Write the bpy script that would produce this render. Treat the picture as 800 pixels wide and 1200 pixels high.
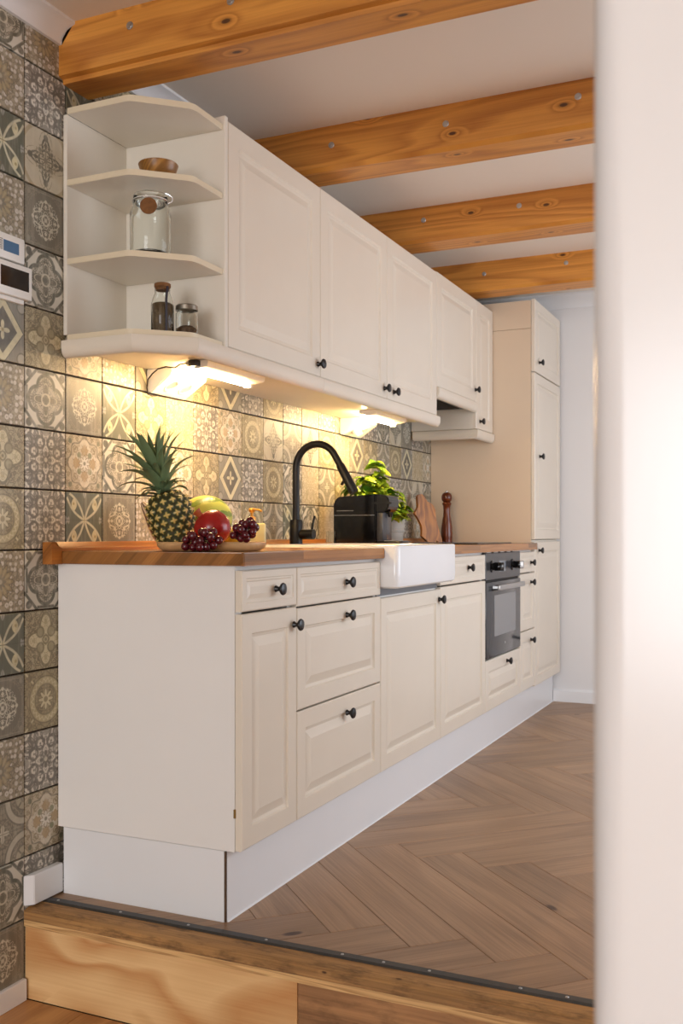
import bpy, bmesh, math, random
from mathutils import Vector, Matrix, Euler
import numpy as np

for o in list(bpy.data.objects): bpy.data.objects.remove(o)
SC = bpy.context.scene
COL = SC.collection
random.seed(7)
PI = math.pi

# ------------------------------------------------------------------ camera
FPX, YAW, HORIZON = 1176.4, 0.427321, 625.9
CAM = Vector((-2.153, -1.824, 0.967))
cd = bpy.data.cameras.new('camera'); cam = bpy.data.objects.new('camera', cd); COL.objects.link(cam)
cd.sensor_fit = 'HORIZONTAL'; cd.sensor_width = 24.0
cd.lens = FPX / 800 * 24.0
cd.shift_y = (HORIZON - 600) / 800
cd.clip_start = 0.05
cam.location = CAM; cam.rotation_euler = (PI / 2, 0, YAW - PI / 2)
cd.dof.use_dof = True; cd.dof.focus_distance = 3.1; cd.dof.aperture_fstop = 7.1
SC.camera = cam

# ------------------------------------------------------------------ world and light
SC.view_settings.view_transform = 'Standard'; SC.view_settings.look = 'None'
SC.view_settings.gamma = 1.0; SC.view_settings.use_curve_mapping = False
SC.view_settings.exposure = 0.06
w = bpy.data.worlds.new('world'); SC.world = w; w.use_nodes = True
w.node_tree.nodes['Background'].inputs[0].default_value = (0.62, 0.72, 0.9, 1)
w.node_tree.nodes['Background'].inputs[1].default_value = 1.0

def area(name, loc, rot, sx, sy, power, col):
    l = bpy.data.lights.new(name, 'AREA'); l.shape = 'RECTANGLE'; l.size = sx; l.size_y = sy
    l.energy = power; l.color = col
    o = bpy.data.objects.new(name, l); COL.objects.link(o); o.location = loc; o.rotation_euler = rot
    return o
# daylight entering by the window behind the camera and by the window of the kitchen's right wall
area('window_daylight', (-6.90, -1.45, 1.10), (0, -PI / 2, 0), 1.9, 2.2, 150, (0.95, 0.97, 1.0))
area('window_daylight', (1.75, -2.97, 1.25), (-PI / 2, 0, PI), 2.2, 1.3, 40, (0.84, 0.90, 1.0))
TUBE_POWER = 14.0

# ------------------------------------------------------------------ pixel helpers (800 x 1200 frame)
_c, _s = math.cos(YAW), math.sin(YAW)
FWD = Vector((_c, _s, 0)); RIGHT = Vector((_s, -_c, 0)); UP = Vector((0, 0, 1))
def ray(x, y):
    return FWD + RIGHT * ((x - 400) / FPX) + UP * ((HORIZON - y) / FPX)
def at(x, y, d): return CAM + ray(x, y) * d
def ony(x, y, Y):
    r = ray(x, y); return CAM + r * ((Y - CAM.y) / r.y)
def onx(x, y, X):
    r = ray(x, y); return CAM + r * ((X - CAM.x) / r.x)

# ------------------------------------------------------------------ shader helpers
def lin(c):
    return tuple(((v / 255) / 12.92 if v / 255 <= 0.04045 else ((v / 255 + 0.055) / 1.055) ** 2.4) for v in c) + (1.0,)

class E:
    def __init__(self, nt, s): self.nt = nt; self.s = s
    def _m(self, op, *a, clamp=False):
        n = self.nt.nodes.new('ShaderNodeMath'); n.operation = op; n.use_clamp = clamp
        for i, v in enumerate(a):
            if isinstance(v, E): self.nt.links.new(v.s, n.inputs[i])
            else: n.inputs[i].default_value = v
        return E(self.nt, n.outputs[0])
    def __add__(self, o): return self._m('ADD', self, o)
    __radd__ = __add__
    def __sub__(self, o): return self._m('SUBTRACT', self, o)
    def __rsub__(self, o): return self._m('SUBTRACT', o, self)
    def __mul__(self, o): return self._m('MULTIPLY', self, o)
    __rmul__ = __mul__
    def __truediv__(self, o): return self._m('DIVIDE', self, o)
    def abs(self): return self._m('ABSOLUTE', self)
    def cos(self): return self._m('COSINE', self)
    def sin(self): return self._m('SINE', self)
    def sqrt(self): return self._m('SQRT', self)
    def fract(self): return self._m('FRACT', self)
    def min(self, o): return self._m('MINIMUM', self, o)
    def max(self, o): return self._m('MAXIMUM', self, o)
    def atan2(self, o): return self._m('ARCTAN2', self, o)
    def pow(self, o): return self._m('POWER', self, o)
    def clamp(self): return self._m('ADD', self, 0.0, clamp=True)

def hyp(a, b): return (a * a + b * b).sqrt()
SOFT = 0.035
def band(d, w): return (((w - d.abs()) / SOFT) + 0.5).clamp()
def inside(d, soft=SOFT): return ((0.0 - d) / soft + 0.5).clamp()

def setin(node, name, val):
    node.inputs[name].default_value = val
def new_mat(name, col=(200, 200, 200), rough=0.5, metal=0.0, **kw):
    m = bpy.data.materials.new(name); m.use_nodes = True
    b = m.node_tree.nodes['Principled BSDF']
    setin(b, 'Base Color', lin(col)); setin(b, 'Roughness', rough); setin(b, 'Metallic', metal)
    for k, v in kw.items(): setin(b, k, v)
    return m
def nodes(m): return m.node_tree, m.node_tree.nodes['Principled BSDF']
def mixc(nt, fac, a, b):
    n = nt.nodes.new('ShaderNodeMix'); n.data_type = 'RGBA'
    for sock, v in ((n.inputs[0], fac), (n.inputs[6], a), (n.inputs[7], b)):
        if isinstance(v, E): nt.links.new(v.s, sock)
        elif hasattr(v, 'is_output'): nt.links.new(v, sock)
        else: sock.default_value = v
    return n.outputs[2]
def noise(nt, vec, scale, detail=3, rough=0.55, dist=0.0):
    n = nt.nodes.new('ShaderNodeTexNoise'); n.inputs['Scale'].default_value = scale
    n.inputs['Detail'].default_value = detail; n.inputs['Roughness'].default_value = rough
    n.inputs['Distortion'].default_value = dist
    if vec is not None: nt.links.new(vec, n.inputs['Vector'])
    return E(nt, n.outputs['Fac'])
def coords(nt, scale=(1, 1, 1), kind='Object', rnd=True):
    tc = nt.nodes.new('ShaderNodeTexCoord'); out = tc.outputs[kind]
    if rnd:
        oi = nt.nodes.new('ShaderNodeObjectInfo')
        vm = nt.nodes.new('ShaderNodeVectorMath'); vm.operation = 'MULTIPLY_ADD'
        cb = nt.nodes.new('ShaderNodeCombineXYZ')
        for i in range(3): nt.links.new(oi.outputs['Random'], cb.inputs[i])
        nt.links.new(cb.outputs[0], vm.inputs[0]); vm.inputs[1].default_value = (13, 29, 17)
        nt.links.new(out, vm.inputs[2]); out = vm.outputs[0]
    mp = nt.nodes.new('ShaderNodeMapping'); mp.inputs['Scale'].default_value = scale
    nt.links.new(out, mp.inputs[0]); return mp.outputs[0]
def bump(nt, b, h, strength=0.2, dist=0.01):
    n = nt.nodes.new('ShaderNodeBump'); n.inputs['Strength'].default_value = strength
    n.inputs['Distance'].default_value = dist
    nt.links.new(h.s, n.inputs['Height']); nt.links.new(n.outputs[0], b.inputs['Normal'])

def wood(name, light, dark, axis=0, rough=0.45, figure=7.0, fine=0.6, knots=0.0, vary=0.15, stretch=0.10, sc=9.0, fig_amt=0.6, density=0.5, spread=0.16, stain=0.0, stave=None):
    """planed timber: annual-ring contours of a stretched noise that swirl round knots, plus fine fibres"""
    m = new_mat(name, light, rough); nt, b = nodes(m)
    tc = nt.nodes.new('ShaderNodeTexCoord'); sp = nt.nodes.new('ShaderNodeSeparateXYZ')
    nt.links.new(tc.outputs['Object'], sp.inputs[0])
    oi = nt.nodes.new('ShaderNodeObjectInfo'); rnd = E(nt, oi.outputs['Random'])
    cs_ = [E(nt, sp.outputs[k]) for k in range(3)]
    al = cs_.pop(axis) + rnd * 17.3; ac = cs_[0] + cs_[1] + rnd * 5.1
    def vec(a, c, z=None):
        cb = nt.nodes.new('ShaderNodeCombineXYZ')
        for k, v in enumerate((a, c, z)):
            if v is not None: nt.links.new(v.s, cb.inputs[k])
        return cb.outputs[0]
    n1 = noise(nt, vec(al * stretch, ac, rnd * 9.0), sc, 2, 0.45, 0.25)
    core = None
    if knots:
        vo = nt.nodes.new('ShaderNodeTexVoronoi'); vo.voronoi_dimensions = '2D'; vo.inputs['Scale'].default_value = knots
        nt.links.new(vec(al * 0.45, ac), vo.inputs['Vector'])
        sc_ = nt.nodes.new('ShaderNodeSeparateColor'); nt.links.new(vo.outputs['Color'], sc_.inputs[0])
        d = E(nt, vo.outputs['Distance'])
        pick = inside((1.0 - density) - E(nt, sc_.outputs[0]), 0.02)
        size = E(nt, sc_.outputs[1]) * 0.6 + 0.5
        bulge = ((1.0 - d / spread).max(0.0)).pow(1.6) * pick
        core = inside(d - size * 0.040, 0.02) * pick
        n1 = n1 + bulge * 0.26
    f_ = (n1 * figure).fract()
    rings = f_.pow(1.5) * inside(f_ - 0.88, 0.24)
    n2 = noise(nt, vec(al * 0.02, ac), 170, 3, 0.6)
    n3 = noise(nt, vec(al * 0.25, ac), 6, 2, 0.5)
    g = (rings * fig_amt + (n2 - 0.5) * fine + (n3 - 0.5) * 0.7 + 0.18).clamp()
    col = mixc(nt, g, lin(light), lin(dark))
    hsv = nt.nodes.new('ShaderNodeHueSaturation')
    nt.links.new((rnd * vary + (1.0 - vary / 2)).s, hsv.inputs['Value']); nt.links.new(col, hsv.inputs['Color'])
    col = hsv.outputs[0]
    if stave:
        row = (ac / stave[1])._m('FLOOR', ac / stave[1])
        cell = al / stave[0] + row * 0.37
        cell = cell._m('FLOOR', cell)
        wn_ = nt.nodes.new('ShaderNodeTexWhiteNoise'); wn_.noise_dimensions = '2D'
        nt.links.new(vec(cell, row), wn_.inputs['Vector'])
        h2 = nt.nodes.new('ShaderNodeHueSaturation')
        nt.links.new((E(nt, wn_.outputs['Value']) * 0.55 + 0.68).s, h2.inputs['Value']); nt.links.new(col, h2.inputs['Color'])
        col = h2.outputs[0]
    if stain:
        n4 = noise(nt, vec(al * 0.35, ac), 26, 5, 0.7)
        col = mixc(nt, ((n4 - 0.50) * 5.0).clamp() * stain, col, lin((70, 46, 24)))
    if core is not None: col = mixc(nt, core * 0.9, col, lin((58, 26, 10)))
    nt.links.new(col, b.inputs['Base Color'])
    bump(nt, b, n2, 0.12, 0.002)
    return m

# ------------------------------------------------------------------ mesh helpers
def mesh_from(name, verts, faces, smooth=False):
    me = bpy.data.meshes.new(name); me.from_pydata([tuple(v) for v in verts], [], faces); me.update()
    bm = bmesh.new(); bm.from_mesh(me); bmesh.ops.recalc_face_normals(bm, faces=bm.faces); bm.to_mesh(me); bm.free()
    if smooth:
        for p in me.polygons: p.use_smooth = True
    return me
def bm_mesh(name, bm, smooth=False):
    bmesh.ops.recalc_face_normals(bm, faces=bm.faces)
    me = bpy.data.meshes.new(name); bm.to_mesh(me); bm.free()
    if smooth:
        for p in me.polygons: p.use_smooth = True
    return me
def smooth_angle(me, deg=35):
    for p in me.polygons: p.use_smooth = True
    bm = bmesh.new(); bm.from_mesh(me)
    for e in bm.edges:
        if len(e.link_faces) == 2 and e.calc_face_angle(0) > math.radians(deg): e.smooth = False
    bm.to_mesh(me); bm.free(); return me
def bm_box(bm, x0, x1, y0, y1, z0, z1):
    vs = [bm.verts.new(p) for p in ((x0,y0,z0),(x1,y0,z0),(x1,y1,z0),(x0,y1,z0),(x0,y0,z1),(x1,y0,z1),(x1,y1,z1),(x0,y1,z1))]
    for f in ((0,3,2,1),(4,5,6,7),(0,1,5,4),(1,2,6,5),(2,3,7,6),(3,0,4,7)): bm.faces.new([vs[i] for i in f])
def box(x0, x1, y0, y1, z0, z1, bev=0.0, seg=2):
    bm = bmesh.new(); bm_box(bm, x0, x1, y0, y1, z0, z1)
    if bev: bmesh.ops.bevel(bm, geom=list(bm.edges), offset=bev, segments=seg, profile=0.5, affect='EDGES')
    me = bm_mesh('m', bm)
    if bev and seg > 1: smooth_angle(me, 40)
    return me
def boxes(lst, bev=0.0):
    bm = bmesh.new()
    for b in lst: bm_box(bm, *b)
    if bev: bmesh.ops.bevel(bm, geom=list(bm.edges), offset=bev, segments=1, affect='EDGES')
    return bm_mesh('m', bm)
def prism(poly, axis, a0, a1, bev=0.0):
    """poly: 2-D points; axis 0: (y,z) along x; 1: (x,z) along y; 2: (x,y) along z"""
    bm = bmesh.new()
    def P(p, a):
        return (a, p[0], p[1]) if axis == 0 else ((p[0], a, p[1]) if axis == 1 else (p[0], p[1], a))
    lo = [bm.verts.new(P(p, a0)) for p in poly]; hi = [bm.verts.new(P(p, a1)) for p in poly]
    bm.faces.new(lo); bm.faces.new(hi)
    n = len(poly)
    for i in range(n): bm.faces.new([lo[i], lo[(i+1) % n], hi[(i+1) % n], hi[i]])
    if bev: bmesh.ops.bevel(bm, geom=list(bm.edges), offset=bev, segments=2, affect='EDGES')
    bmesh.ops.triangulate(bm, faces=[f for f in bm.faces if len(f.verts) > 4])
    me = bm_mesh('m', bm)
    return smooth_angle(me, 30)
def lathe(profile, seg=24, axis='Z', closed=False):
    vs, fs = [], []
    n = len(profile)
    for i in range(seg):
        a = 2 * PI * i / seg
        for r, z in profile:
            p = (r * math.cos(a), r * math.sin(a), z)
            if axis == '-Y': p = (p[0], -p[2], p[1])
            if axis == '-X': p = (-p[2], p[0], p[1])
            vs.append(p)
    for i in range(seg):
        j = (i + 1) % seg
        for k in range(n - 1 if not closed else n):
            k2 = (k + 1) % n
            fs.append((i*n+k, j*n+k, j*n+k2, i*n+k2))
    me = bpy.data.meshes.new('m'); me.from_pydata(vs, [], fs)
    bm = bmesh.new(); bm.from_mesh(me)
    bmesh.ops.remove_doubles(bm, verts=bm.verts, dist=1e-5)
    bmesh.ops.holes_fill(bm, edges=bm.edges, sides=0)
    bmesh.ops.recalc_face_normals(bm, faces=bm.faces)
    bm.to_mesh(me); bm.free()
    return smooth_angle(me, 40)
def tube(pts, rad, seg=10, caps=True):
    pts = [Vector(p) for p in pts]; n = len(pts)
    rads = rad if isinstance(rad, (list, tuple)) else [rad] * n
    vs, fs = [], []
    t0 = (pts[1] - pts[0]).normalized()
    u = t0.orthogonal().normalized()
    for i, p in enumerate(pts):
        t = ((pts[i] - pts[i-1]) if i else (pts[1] - pts[0]))
        if 0 < i < n - 1: t = (pts[i+1] - pts[i]).normalized() + (pts[i] - pts[i-1]).normalized()
        t.normalize()
        u = (u - t * u.dot(t)).normalized(); v = t.cross(u)
        for k in range(seg):
            a = 2 * PI * k / seg
            vs.append(p + (u * math.cos(a) + v * math.sin(a)) * rads[i])
    for i in range(n - 1):
        for k in range(seg):
            k2 = (k + 1) % seg
            fs.append((i*seg+k, i*seg+k2, (i+1)*seg+k2, (i+1)*seg+k))
    if caps:
        fs.append(tuple(range(seg))[::-1]); fs.append(tuple((n-1)*seg + k for k in range(seg)))
    return smooth_angle(mesh_from('m', vs, fs), 50)
def sphere(r, seg=16, rings=10, sc=(1, 1, 1)):
    bm = bmesh.new(); bmesh.ops.create_uvsphere(bm, u_segments=seg, v_segments=rings, radius=r)
    for v in bm.verts: v.co = Vector((v.co.x*sc[0], v.co.y*sc[1], v.co.z*sc[2]))
    return bm_mesh('m', bm, True)

WORLD = {}
def obj(name, me, mat, parent=None, loc=(0, 0, 0), rot=None, label=None):
    """loc is in world space; parents are never rotated unless rel is used"""
    o = bpy.data.objects.new(name, me); COL.objects.link(o)
    if mat is not None and me is not None:
        if not me.materials: me.materials.append(mat)
        elif me.materials[0] is not mat:
            o.material_slots[0].link = 'OBJECT'; o.material_slots[0].material = mat
    loc = Vector(loc)
    if parent is not None:
        o.parent = parent; o.location = loc - WORLD[parent.name]
    else: o.location = loc
    WORLD[o.name] = loc
    if rot is not None: o.rotation_euler = rot
    if label: o['label'] = label
    return o
def shift(me, d):
    me.transform(Matrix.Translation(Vector(d))); return me
def tag(o, label, cat, group=None):
    o['label'] = label; o['category'] = cat
    if group: o['group'] = group
    return o
def thing(name, label, cat, loc=(0, 0, 0), group=None):
    o = bpy.data.objects.new(name, None); COL.objects.link(o); o.location = loc
    o.empty_display_size = 0.05
    WORLD[o.name] = Vector(loc); return tag(o, label, cat, group)
def part(name, me, mat, parent, label=None):
    """mesh given in world coordinates: store it relative to the parent's base"""
    d = WORLD[parent.name]
    return obj(name, shift(me, -d), mat, parent, d, label=label)
def struct(name, me, mat):
    o = obj(name, me, mat); o['kind'] = 'structure'; return o

# ------------------------------------------------------------------ plain materials
def painted(name, col, rough=0.35, var=0.05, sc=3.0):
    m = new_mat(name, col, rough); nt, b = nodes(m)
    n = noise(nt, coords(nt, (1, 1, 1), rnd=False), sc, 3)
    c2 = tuple(int(v * (1 - var)) for v in col)
    nt.links.new(mixc(nt, n, lin(col), lin(c2)), b.inputs['Base Color'])
    n2 = noise(nt, coords(nt, (1, 1, 0.12), rnd=False), 160, 2)
    bump(nt, b, n2, 0.05, 0.001)
    return m
M_CREAM = painted('cream_lacquer', (236, 225, 207), 0.32)
M_TALL = painted('lamp_tinted_side_foil', (228, 206, 178), 0.4, 0.03)  # cream foil darkened and warmed: tube lamp tint put into the colour
M_PANEL = painted('white_melamine', (243, 240, 235), 0.35, 0.03)
M_SHELF = painted('off_white_foil', (238, 229, 214), 0.4, 0.03)
M_PLINTH = painted('white_plinth', (238, 238, 238), 0.3, 0.02)
M_EDGE = painted('cream_edge_band', (232, 216, 186), 0.45)
M_WHITE = painted('white_wall_paint', (236, 234, 232), 0.6, 0.03, 1.5)
M_CEIL = painted('ceiling_paint', (238, 226, 212), 0.7, 0.03, 1.2)
M_POST = painted('white_gloss_paint', (230, 227, 224), 0.22, 0.02, 2.0)
M_TRIM = painted('white_trim_paint', (240, 240, 240), 0.35, 0.02)
M_BLACK = new_mat('black_knob_metal', (16, 16, 18), 0.35)
M_MATTBLACK = new_mat('matt_black_tap', (20, 19, 18), 0.42, 0.3)
M_GLOSSBLACK = new_mat('gloss_black_plastic', (12, 11, 11), 0.12)
M_CHROME = new_mat('chrome', (200, 200, 200), 0.2, 1.0)
M_STEEL = new_mat('brushed_steel', (190, 190, 190), 0.35, 1.0)
M_DARK = new_mat('dark_matt', (40, 36, 32), 0.7)  # plain dark tone shared by subfloor, oven body, vent gap, filter and print
M_GROUT = painted('dark_grout', (74, 58, 44), 0.9, 0.3, 40)
M_CERAMIC = new_mat('white_ceramic', (240, 240, 240), 0.12)
M_CHIP = painted('raw_chipboard', (112, 84, 58), 0.9, 0.5, 120)
M_PLASTIC = new_mat('white_plastic', (238, 234, 226), 0.4)
M_GREYMETAL = new_mat('grey_metal', (120, 124, 130), 0.4, 0.6)
M_STRIP = painted('dark_metal_strip', (62, 58, 52), 0.45, 0.3, 60)
M_WIRE = new_mat('black_cable', (38, 28, 18), 0.5)
M_BEAM = wood('pine_beam', (226, 156, 68), (158, 88, 26), 1, 0.42, 10, 0.7, 6.0, 0.10, 0.12, 5.5, 0.7, 0.45, 0.17)
M_WALNUT = wood('oiled_worktop', (184, 124, 64), (104, 60, 22), 0, 0.26, 6, 0.8, 0, 0.1, 0.10, 7, 0.4, stave=(0.42, 0.042))
M_UPSTAND = wood('oiled_upstand', (190, 120, 52), (104, 56, 18), 0, 0.3, 6, 0.6, 0, 0.2, 0.08, 9, 0.7)
M_OAK = wood('grey_oak_plank', (172, 136, 102), (104, 76, 52), 0, 0.40, 5, 1.2, 3.5, 0.22, 0.10, 7, 0.35, 0.12, 0.2)
M_PLY = wood('pine_plywood', (244, 206, 148), (184, 112, 48), 1, 0.38, 6, 0.4, 4.5, 0.06, 0.55, 2.8, 0.8, 0.6, 0.5)
M_NOSE = wood('worn_pine_nosing', (188, 140, 84), (92, 62, 32), 1, 0.6, 4, 1.5, 12.0, 0.1, 0.10, 12, 0.35, 0.25, 0.16, 0.8)
M_PLYEDGE = wood('plywood_edge', (236, 194, 132), (150, 100, 52), 1, 0.6, 5, 0.6, 0, 0.1, 0.03, 70, 0.8)
M_OLDPLANK = wood('aged_plank', (186, 136, 88), (96, 62, 36), 1, 0.6, 8, 0.9, 4.5, 0.1, 0.10, 8, 0.7, 0.6, 0.3, 0.5)
M_PINEFLOOR = wood('pine_floor_board', (214, 160, 102), (140, 86, 42), 0, 0.35, 7, 0.6, 5.0, 0.15, 0.2, 5, 0.8, 0.5, 0.3)
M_OLIVE = wood('olive_wood', (196, 128, 48), (92, 50, 14), 2, 0.4, 7, 0.5, 0, 0.1, 0.3, 12, 0.8)
M_BOWLWOOD = wood('acacia_bowl', (186, 132, 60), (92, 54, 18), 0, 0.35, 6, 0.4, 0, 0.1, 0.4, 20, 0.8)
M_PLATTER = wood('pale_platter_wood', (216, 174, 122), (170, 120, 70), 0, 0.45, 5, 0.5, 0, 0.1, 0.12, 12, 0.6)
M_MILL = wood('dark_mill_wood', (122, 56, 26), (48, 18, 8), 2, 0.2, 4, 0.6, 0, 0.1, 0.1, 24, 0.7)

# ------------------------------------------------------------------ patterned cement tiles
def tile_material(name, base, fn, warm=0.0):
    m = new_mat(name, base, 0.42); nt, b = nodes(m)
    uv = nt.nodes.new('ShaderNodeUVMap'); uv.uv_map = 'UVMap'
    sp = nt.nodes.new('ShaderNodeSeparateXYZ'); nt.links.new(uv.outputs[0], sp.inputs[0])
    X = E(nt, sp.outputs[0]) * 2.0 - 1.0; Y = E(nt, sp.outputs[1]) * 2.0 - 1.0
    class T: pass
    T.nt = nt; T.X = X; T.Y = Y; T.a = X.abs(); T.b = Y.abs()
    T.m = T.a.max(T.b); T.n = T.a.min(T.b); T.r = hyp(X, Y); T.t = Y.atan2(X)
    T.d1 = (T.a + T.b) * 0.7071; T.d2 = (T.a - T.b).abs() * 0.7071
    T.c4 = (T.t * 4.0).cos(); T.c8 = (T.t * 8.0).cos(); T.uv = uv.outputs[0]
    col = lin(base)
    wear = (noise(nt, coords(nt, (1, 1, 1)), 40, 4, 0.65) * 1.5 + 0.18).clamp()
    for mask, c in fn(T):
        col = mixc(nt, mask * wear, col, lin(c))
    n = noise(nt, coords(nt, (1, 1, 1)), 9, 5, 0.7)
    col = mixc(nt, (n - 0.45) * 0.8, col, lin((118, 102, 78)))
    n2 = noise(nt, coords(nt, (1, 1, 0.1)), 60, 3, 0.6)
    col = mixc(nt, (n2 - 0.5) * 0.8, col, lin((225, 214, 192)))
    col = mixc(nt, 0.10, col, lin((226, 216, 194)))
    nt.links.new(col, b.inputs['Base Color'])
    return m

def lace(T, scale, seed, w=0.035, lvl=0.5):
    """symmetric arabesque: contour of a noise folded eightfold"""
    cb = T.nt.nodes.new('ShaderNodeCombineXYZ')
    T.nt.links.new(T.m.s, cb.inputs[0]); T.nt.links.new(T.n.s, cb.inputs[1]); cb.inputs[2].default_value = seed
    n = noise(T.nt, cb.outputs[0], scale, 1.5, 0.5)
    return (((w - (n - lvl).abs()) / 0.02) + 0.5).clamp()
def t_quatrefoil(T):
    q = hyp(T.a - 0.42, T.b).min(hyp(T.a, T.b - 0.42)) - 0.42
    star = T.r - (T.c4 * 0.26 + 0.40)
    dark = (62, 64, 48)
    return [(inside(q), (176, 166, 146)), (inside(star), (104, 96, 78)), (lace(T, 7, 3.1, 0.05) * inside(q + 0.06), (84, 80, 64)), (band(star + 0.10, 0.02), (206, 196, 172)),
            (band(q, 0.065), dark), (band(T.r - 0.20, 0.03), (206, 196, 172)), (inside(T.r - 0.10), (92, 88, 72)),
            (band(T.d1 - 1.02, 0.055) * inside(0.12 - q), dark), (band(T.m - 0.93, 0.05) * inside(T.n - 0.42), dark),
            (inside(hyp(T.a - 0.82, T.b - 0.82) - (T.c8 * 0.05 + 0.11)), (64, 62, 50))]
def hexcells(T, scale):
    vo = T.nt.nodes.new('ShaderNodeTexVoronoi'); vo.inputs['Scale'].default_value = scale
    vo.inputs['Randomness'].default_value = 0.45
    T.nt.links.new(T.uv, vo.inputs['Vector']); return E(T.nt, vo.outputs['Distance'])
def t_hexflower(T):
    ox = T.X + 0.1; oy = T.Y
    r = hyp(ox, oy); th = oy.atan2(ox)
    c = hexcells(T, 9)
    pet = r - ((th * 12.0).cos() * 0.10 + 0.52)
    return [(lace(T, 6, 8.8, 0.06), (112, 100, 78)), (inside(c - 0.40, 0.1), (206, 198, 186)), (inside(c - 0.13, 0.05), (150, 138, 120)),
            (inside(pet), (134, 118, 84)), (band(pet, 0.03), (90, 80, 58)),
            (inside(r - 0.46) * ((th * 12.0).cos() * 0.5 + 0.5), (168, 150, 112)), (inside(r - 0.22 - (th * 9.0).cos() * 0.05), (112, 104, 86)),
            (inside(r - 0.08), (180, 172, 150))]
def t_damask(T, dark=(94, 90, 84), mid=(148, 142, 132)):
    s1 = hyp(T.m - 0.58, T.n - 0.27) - 0.19
    s2 = hyp(T.m - 0.86, T.n - 0.58) - 0.19
    s3 = hyp(T.m - 0.30, T.n - 0.30) - 0.13
    leaf = hyp(T.d1 - 0.98, T.d2 * 1.9) - 0.24
    star = T.r - ((T.t * 8.0).cos() * 0.09 + 0.22)
    return [(lace(T, 4.2, 1.7, 0.055), mid), (lace(T, 4.2, 1.7, 0.018), dark), (inside(leaf), mid), (band(leaf, 0.03), dark),
            (inside(hyp(T.m - 0.97, T.n) - 0.16), mid), (band(s1, 0.05), dark), (inside(s1 + 0.15), dark),
            (band(s2, 0.045), dark), (inside(star), dark), (band(star - 0.08, 0.025), mid), (inside(T.r - 0.08), (204, 196, 176))]
def t_lily(T):
    el = T.d2 - (T.d1 * 2.1).sin() * 0.19
    lily = hyp((T.d1 - 0.80) * 0.9, T.d2) - ((T.X * 22.0).cos() * 0.035 + 0.17)
    cream = (214, 204, 162)
    return [(band(el, 0.045) * inside(T.d1 - 1.25), (206, 200, 170)), (inside(lily), cream), (inside(hyp(T.d1 - 0.84, T.d2) - 0.05), (160, 140, 84)),
            (inside(T.r - 0.09), cream), (inside(hyp(T.m - 0.98, T.n) - ((T.X * 30.0).cos() * 0.05 + 0.14)), (150, 150, 140)),
            (band(T.n, 0.012), (46, 52, 40))]
def t_cross(T):
    f = T.r - (T.c4 * 0.24 + 0.48)
    dk = (76, 74, 60)
    return [(lace(T, 4, 2.2, 0.04) * inside(f - 0.3), (150, 140, 116)), (inside(f), (186, 176, 152)), (lace(T, 7, 4.4, 0.05) * inside(f), dk), (band(f, 0.05), dk), (inside(hyp(T.m - 0.78, T.n) - 0.11), dk), (inside(hyp(T.m - 0.50, T.n * 1.4) - 0.10), dk),
            (band(T.n, 0.02) * inside(T.m - 0.7), dk), (inside(hyp(T.d1 - 0.42, T.d2) - 0.08), (110, 106, 90)),
            (inside(T.r - 0.10), (120, 114, 98)), (band(T.r - 1.2, 0.07), (168, 152, 120))]
def t_medallion(T):
    c = (206, 200, 180)
    f1 = T.r - ((T.t * 8.0).cos() * 0.07 + 0.34); f2 = T.r - (T.c4 * 0.14 + 0.50)
    return [(lace(T, 6.5, 6.6, 0.03) * inside(T.r - 0.66), c), (lace(T, 9, 6.1, 0.03) * inside(0.9 - T.r), (134, 126, 108)), (band(f2, 0.02), c), (inside(hyp(T.m - 0.64, T.n) - 0.06), c), (inside(hyp(T.d1 - 0.44, T.d2) - 0.06), c),
            (band(T.r - 0.18, 0.03), c), (inside(T.r - 0.07), c), (band(T.m - 0.90, 0.014) , (140, 134, 116)),
            (inside(hyp(T.a - 0.80, T.b - 0.80) - ((T.X * 30.0).cos() * 0.04 + 0.07)), (140, 134, 116))]
def t_olivestar(T):
    ol = (110, 98, 62)
    f = T.r - (T.c4 * 0.24 + 0.66)
    c = hexcells(T, 14)
    return [(inside(0.0 - f), (160, 146, 112)), (lace(T, 7, 9.3, 0.06) * inside(0.0 - f), (104, 92, 62)), (inside(f), (206, 194, 156)), (lace(T, 6, 2.9, 0.03) * inside(f + 0.1), (150, 134, 94)), (band(f, 0.06), ol), (band(f - 0.14, 0.02), ol),
            (inside(hyp(T.d1 - 0.38, T.d2) - 0.15), (150, 138, 102)), (band(hyp(T.d1 - 0.38, T.d2) - 0.17, 0.03), ol),
            (inside(hyp(T.m - 0.62, T.n) - ((T.X * 24.0).cos() * 0.03 + 0.08)), (170, 156, 116)), (band(T.r - 0.14, 0.035), ol), (inside(T.r - 0.06), ol)]
def t_diamond(T):
    d = T.a + T.b * 0.85
    cr = (212, 202, 164)
    return [(inside(d - 0.62), (72, 68, 58)), (band(d - 0.80, 0.15), cr), (band(d - 0.64, 0.02), (60, 58, 50)), (band(d - 0.96, 0.02), (60, 58, 50)),
            (inside(T.r - (T.c4 * 0.12 + 0.20)), cr), (inside(T.r - 0.06), (140, 120, 74)),
            (inside(hyp(T.a - 0.86, T.b - 0.86) - 0.2), (160, 154, 140)), (band(hyp(T.a - 0.86, T.b - 0.86) - 0.2, 0.025), (80, 76, 64))]
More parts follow.
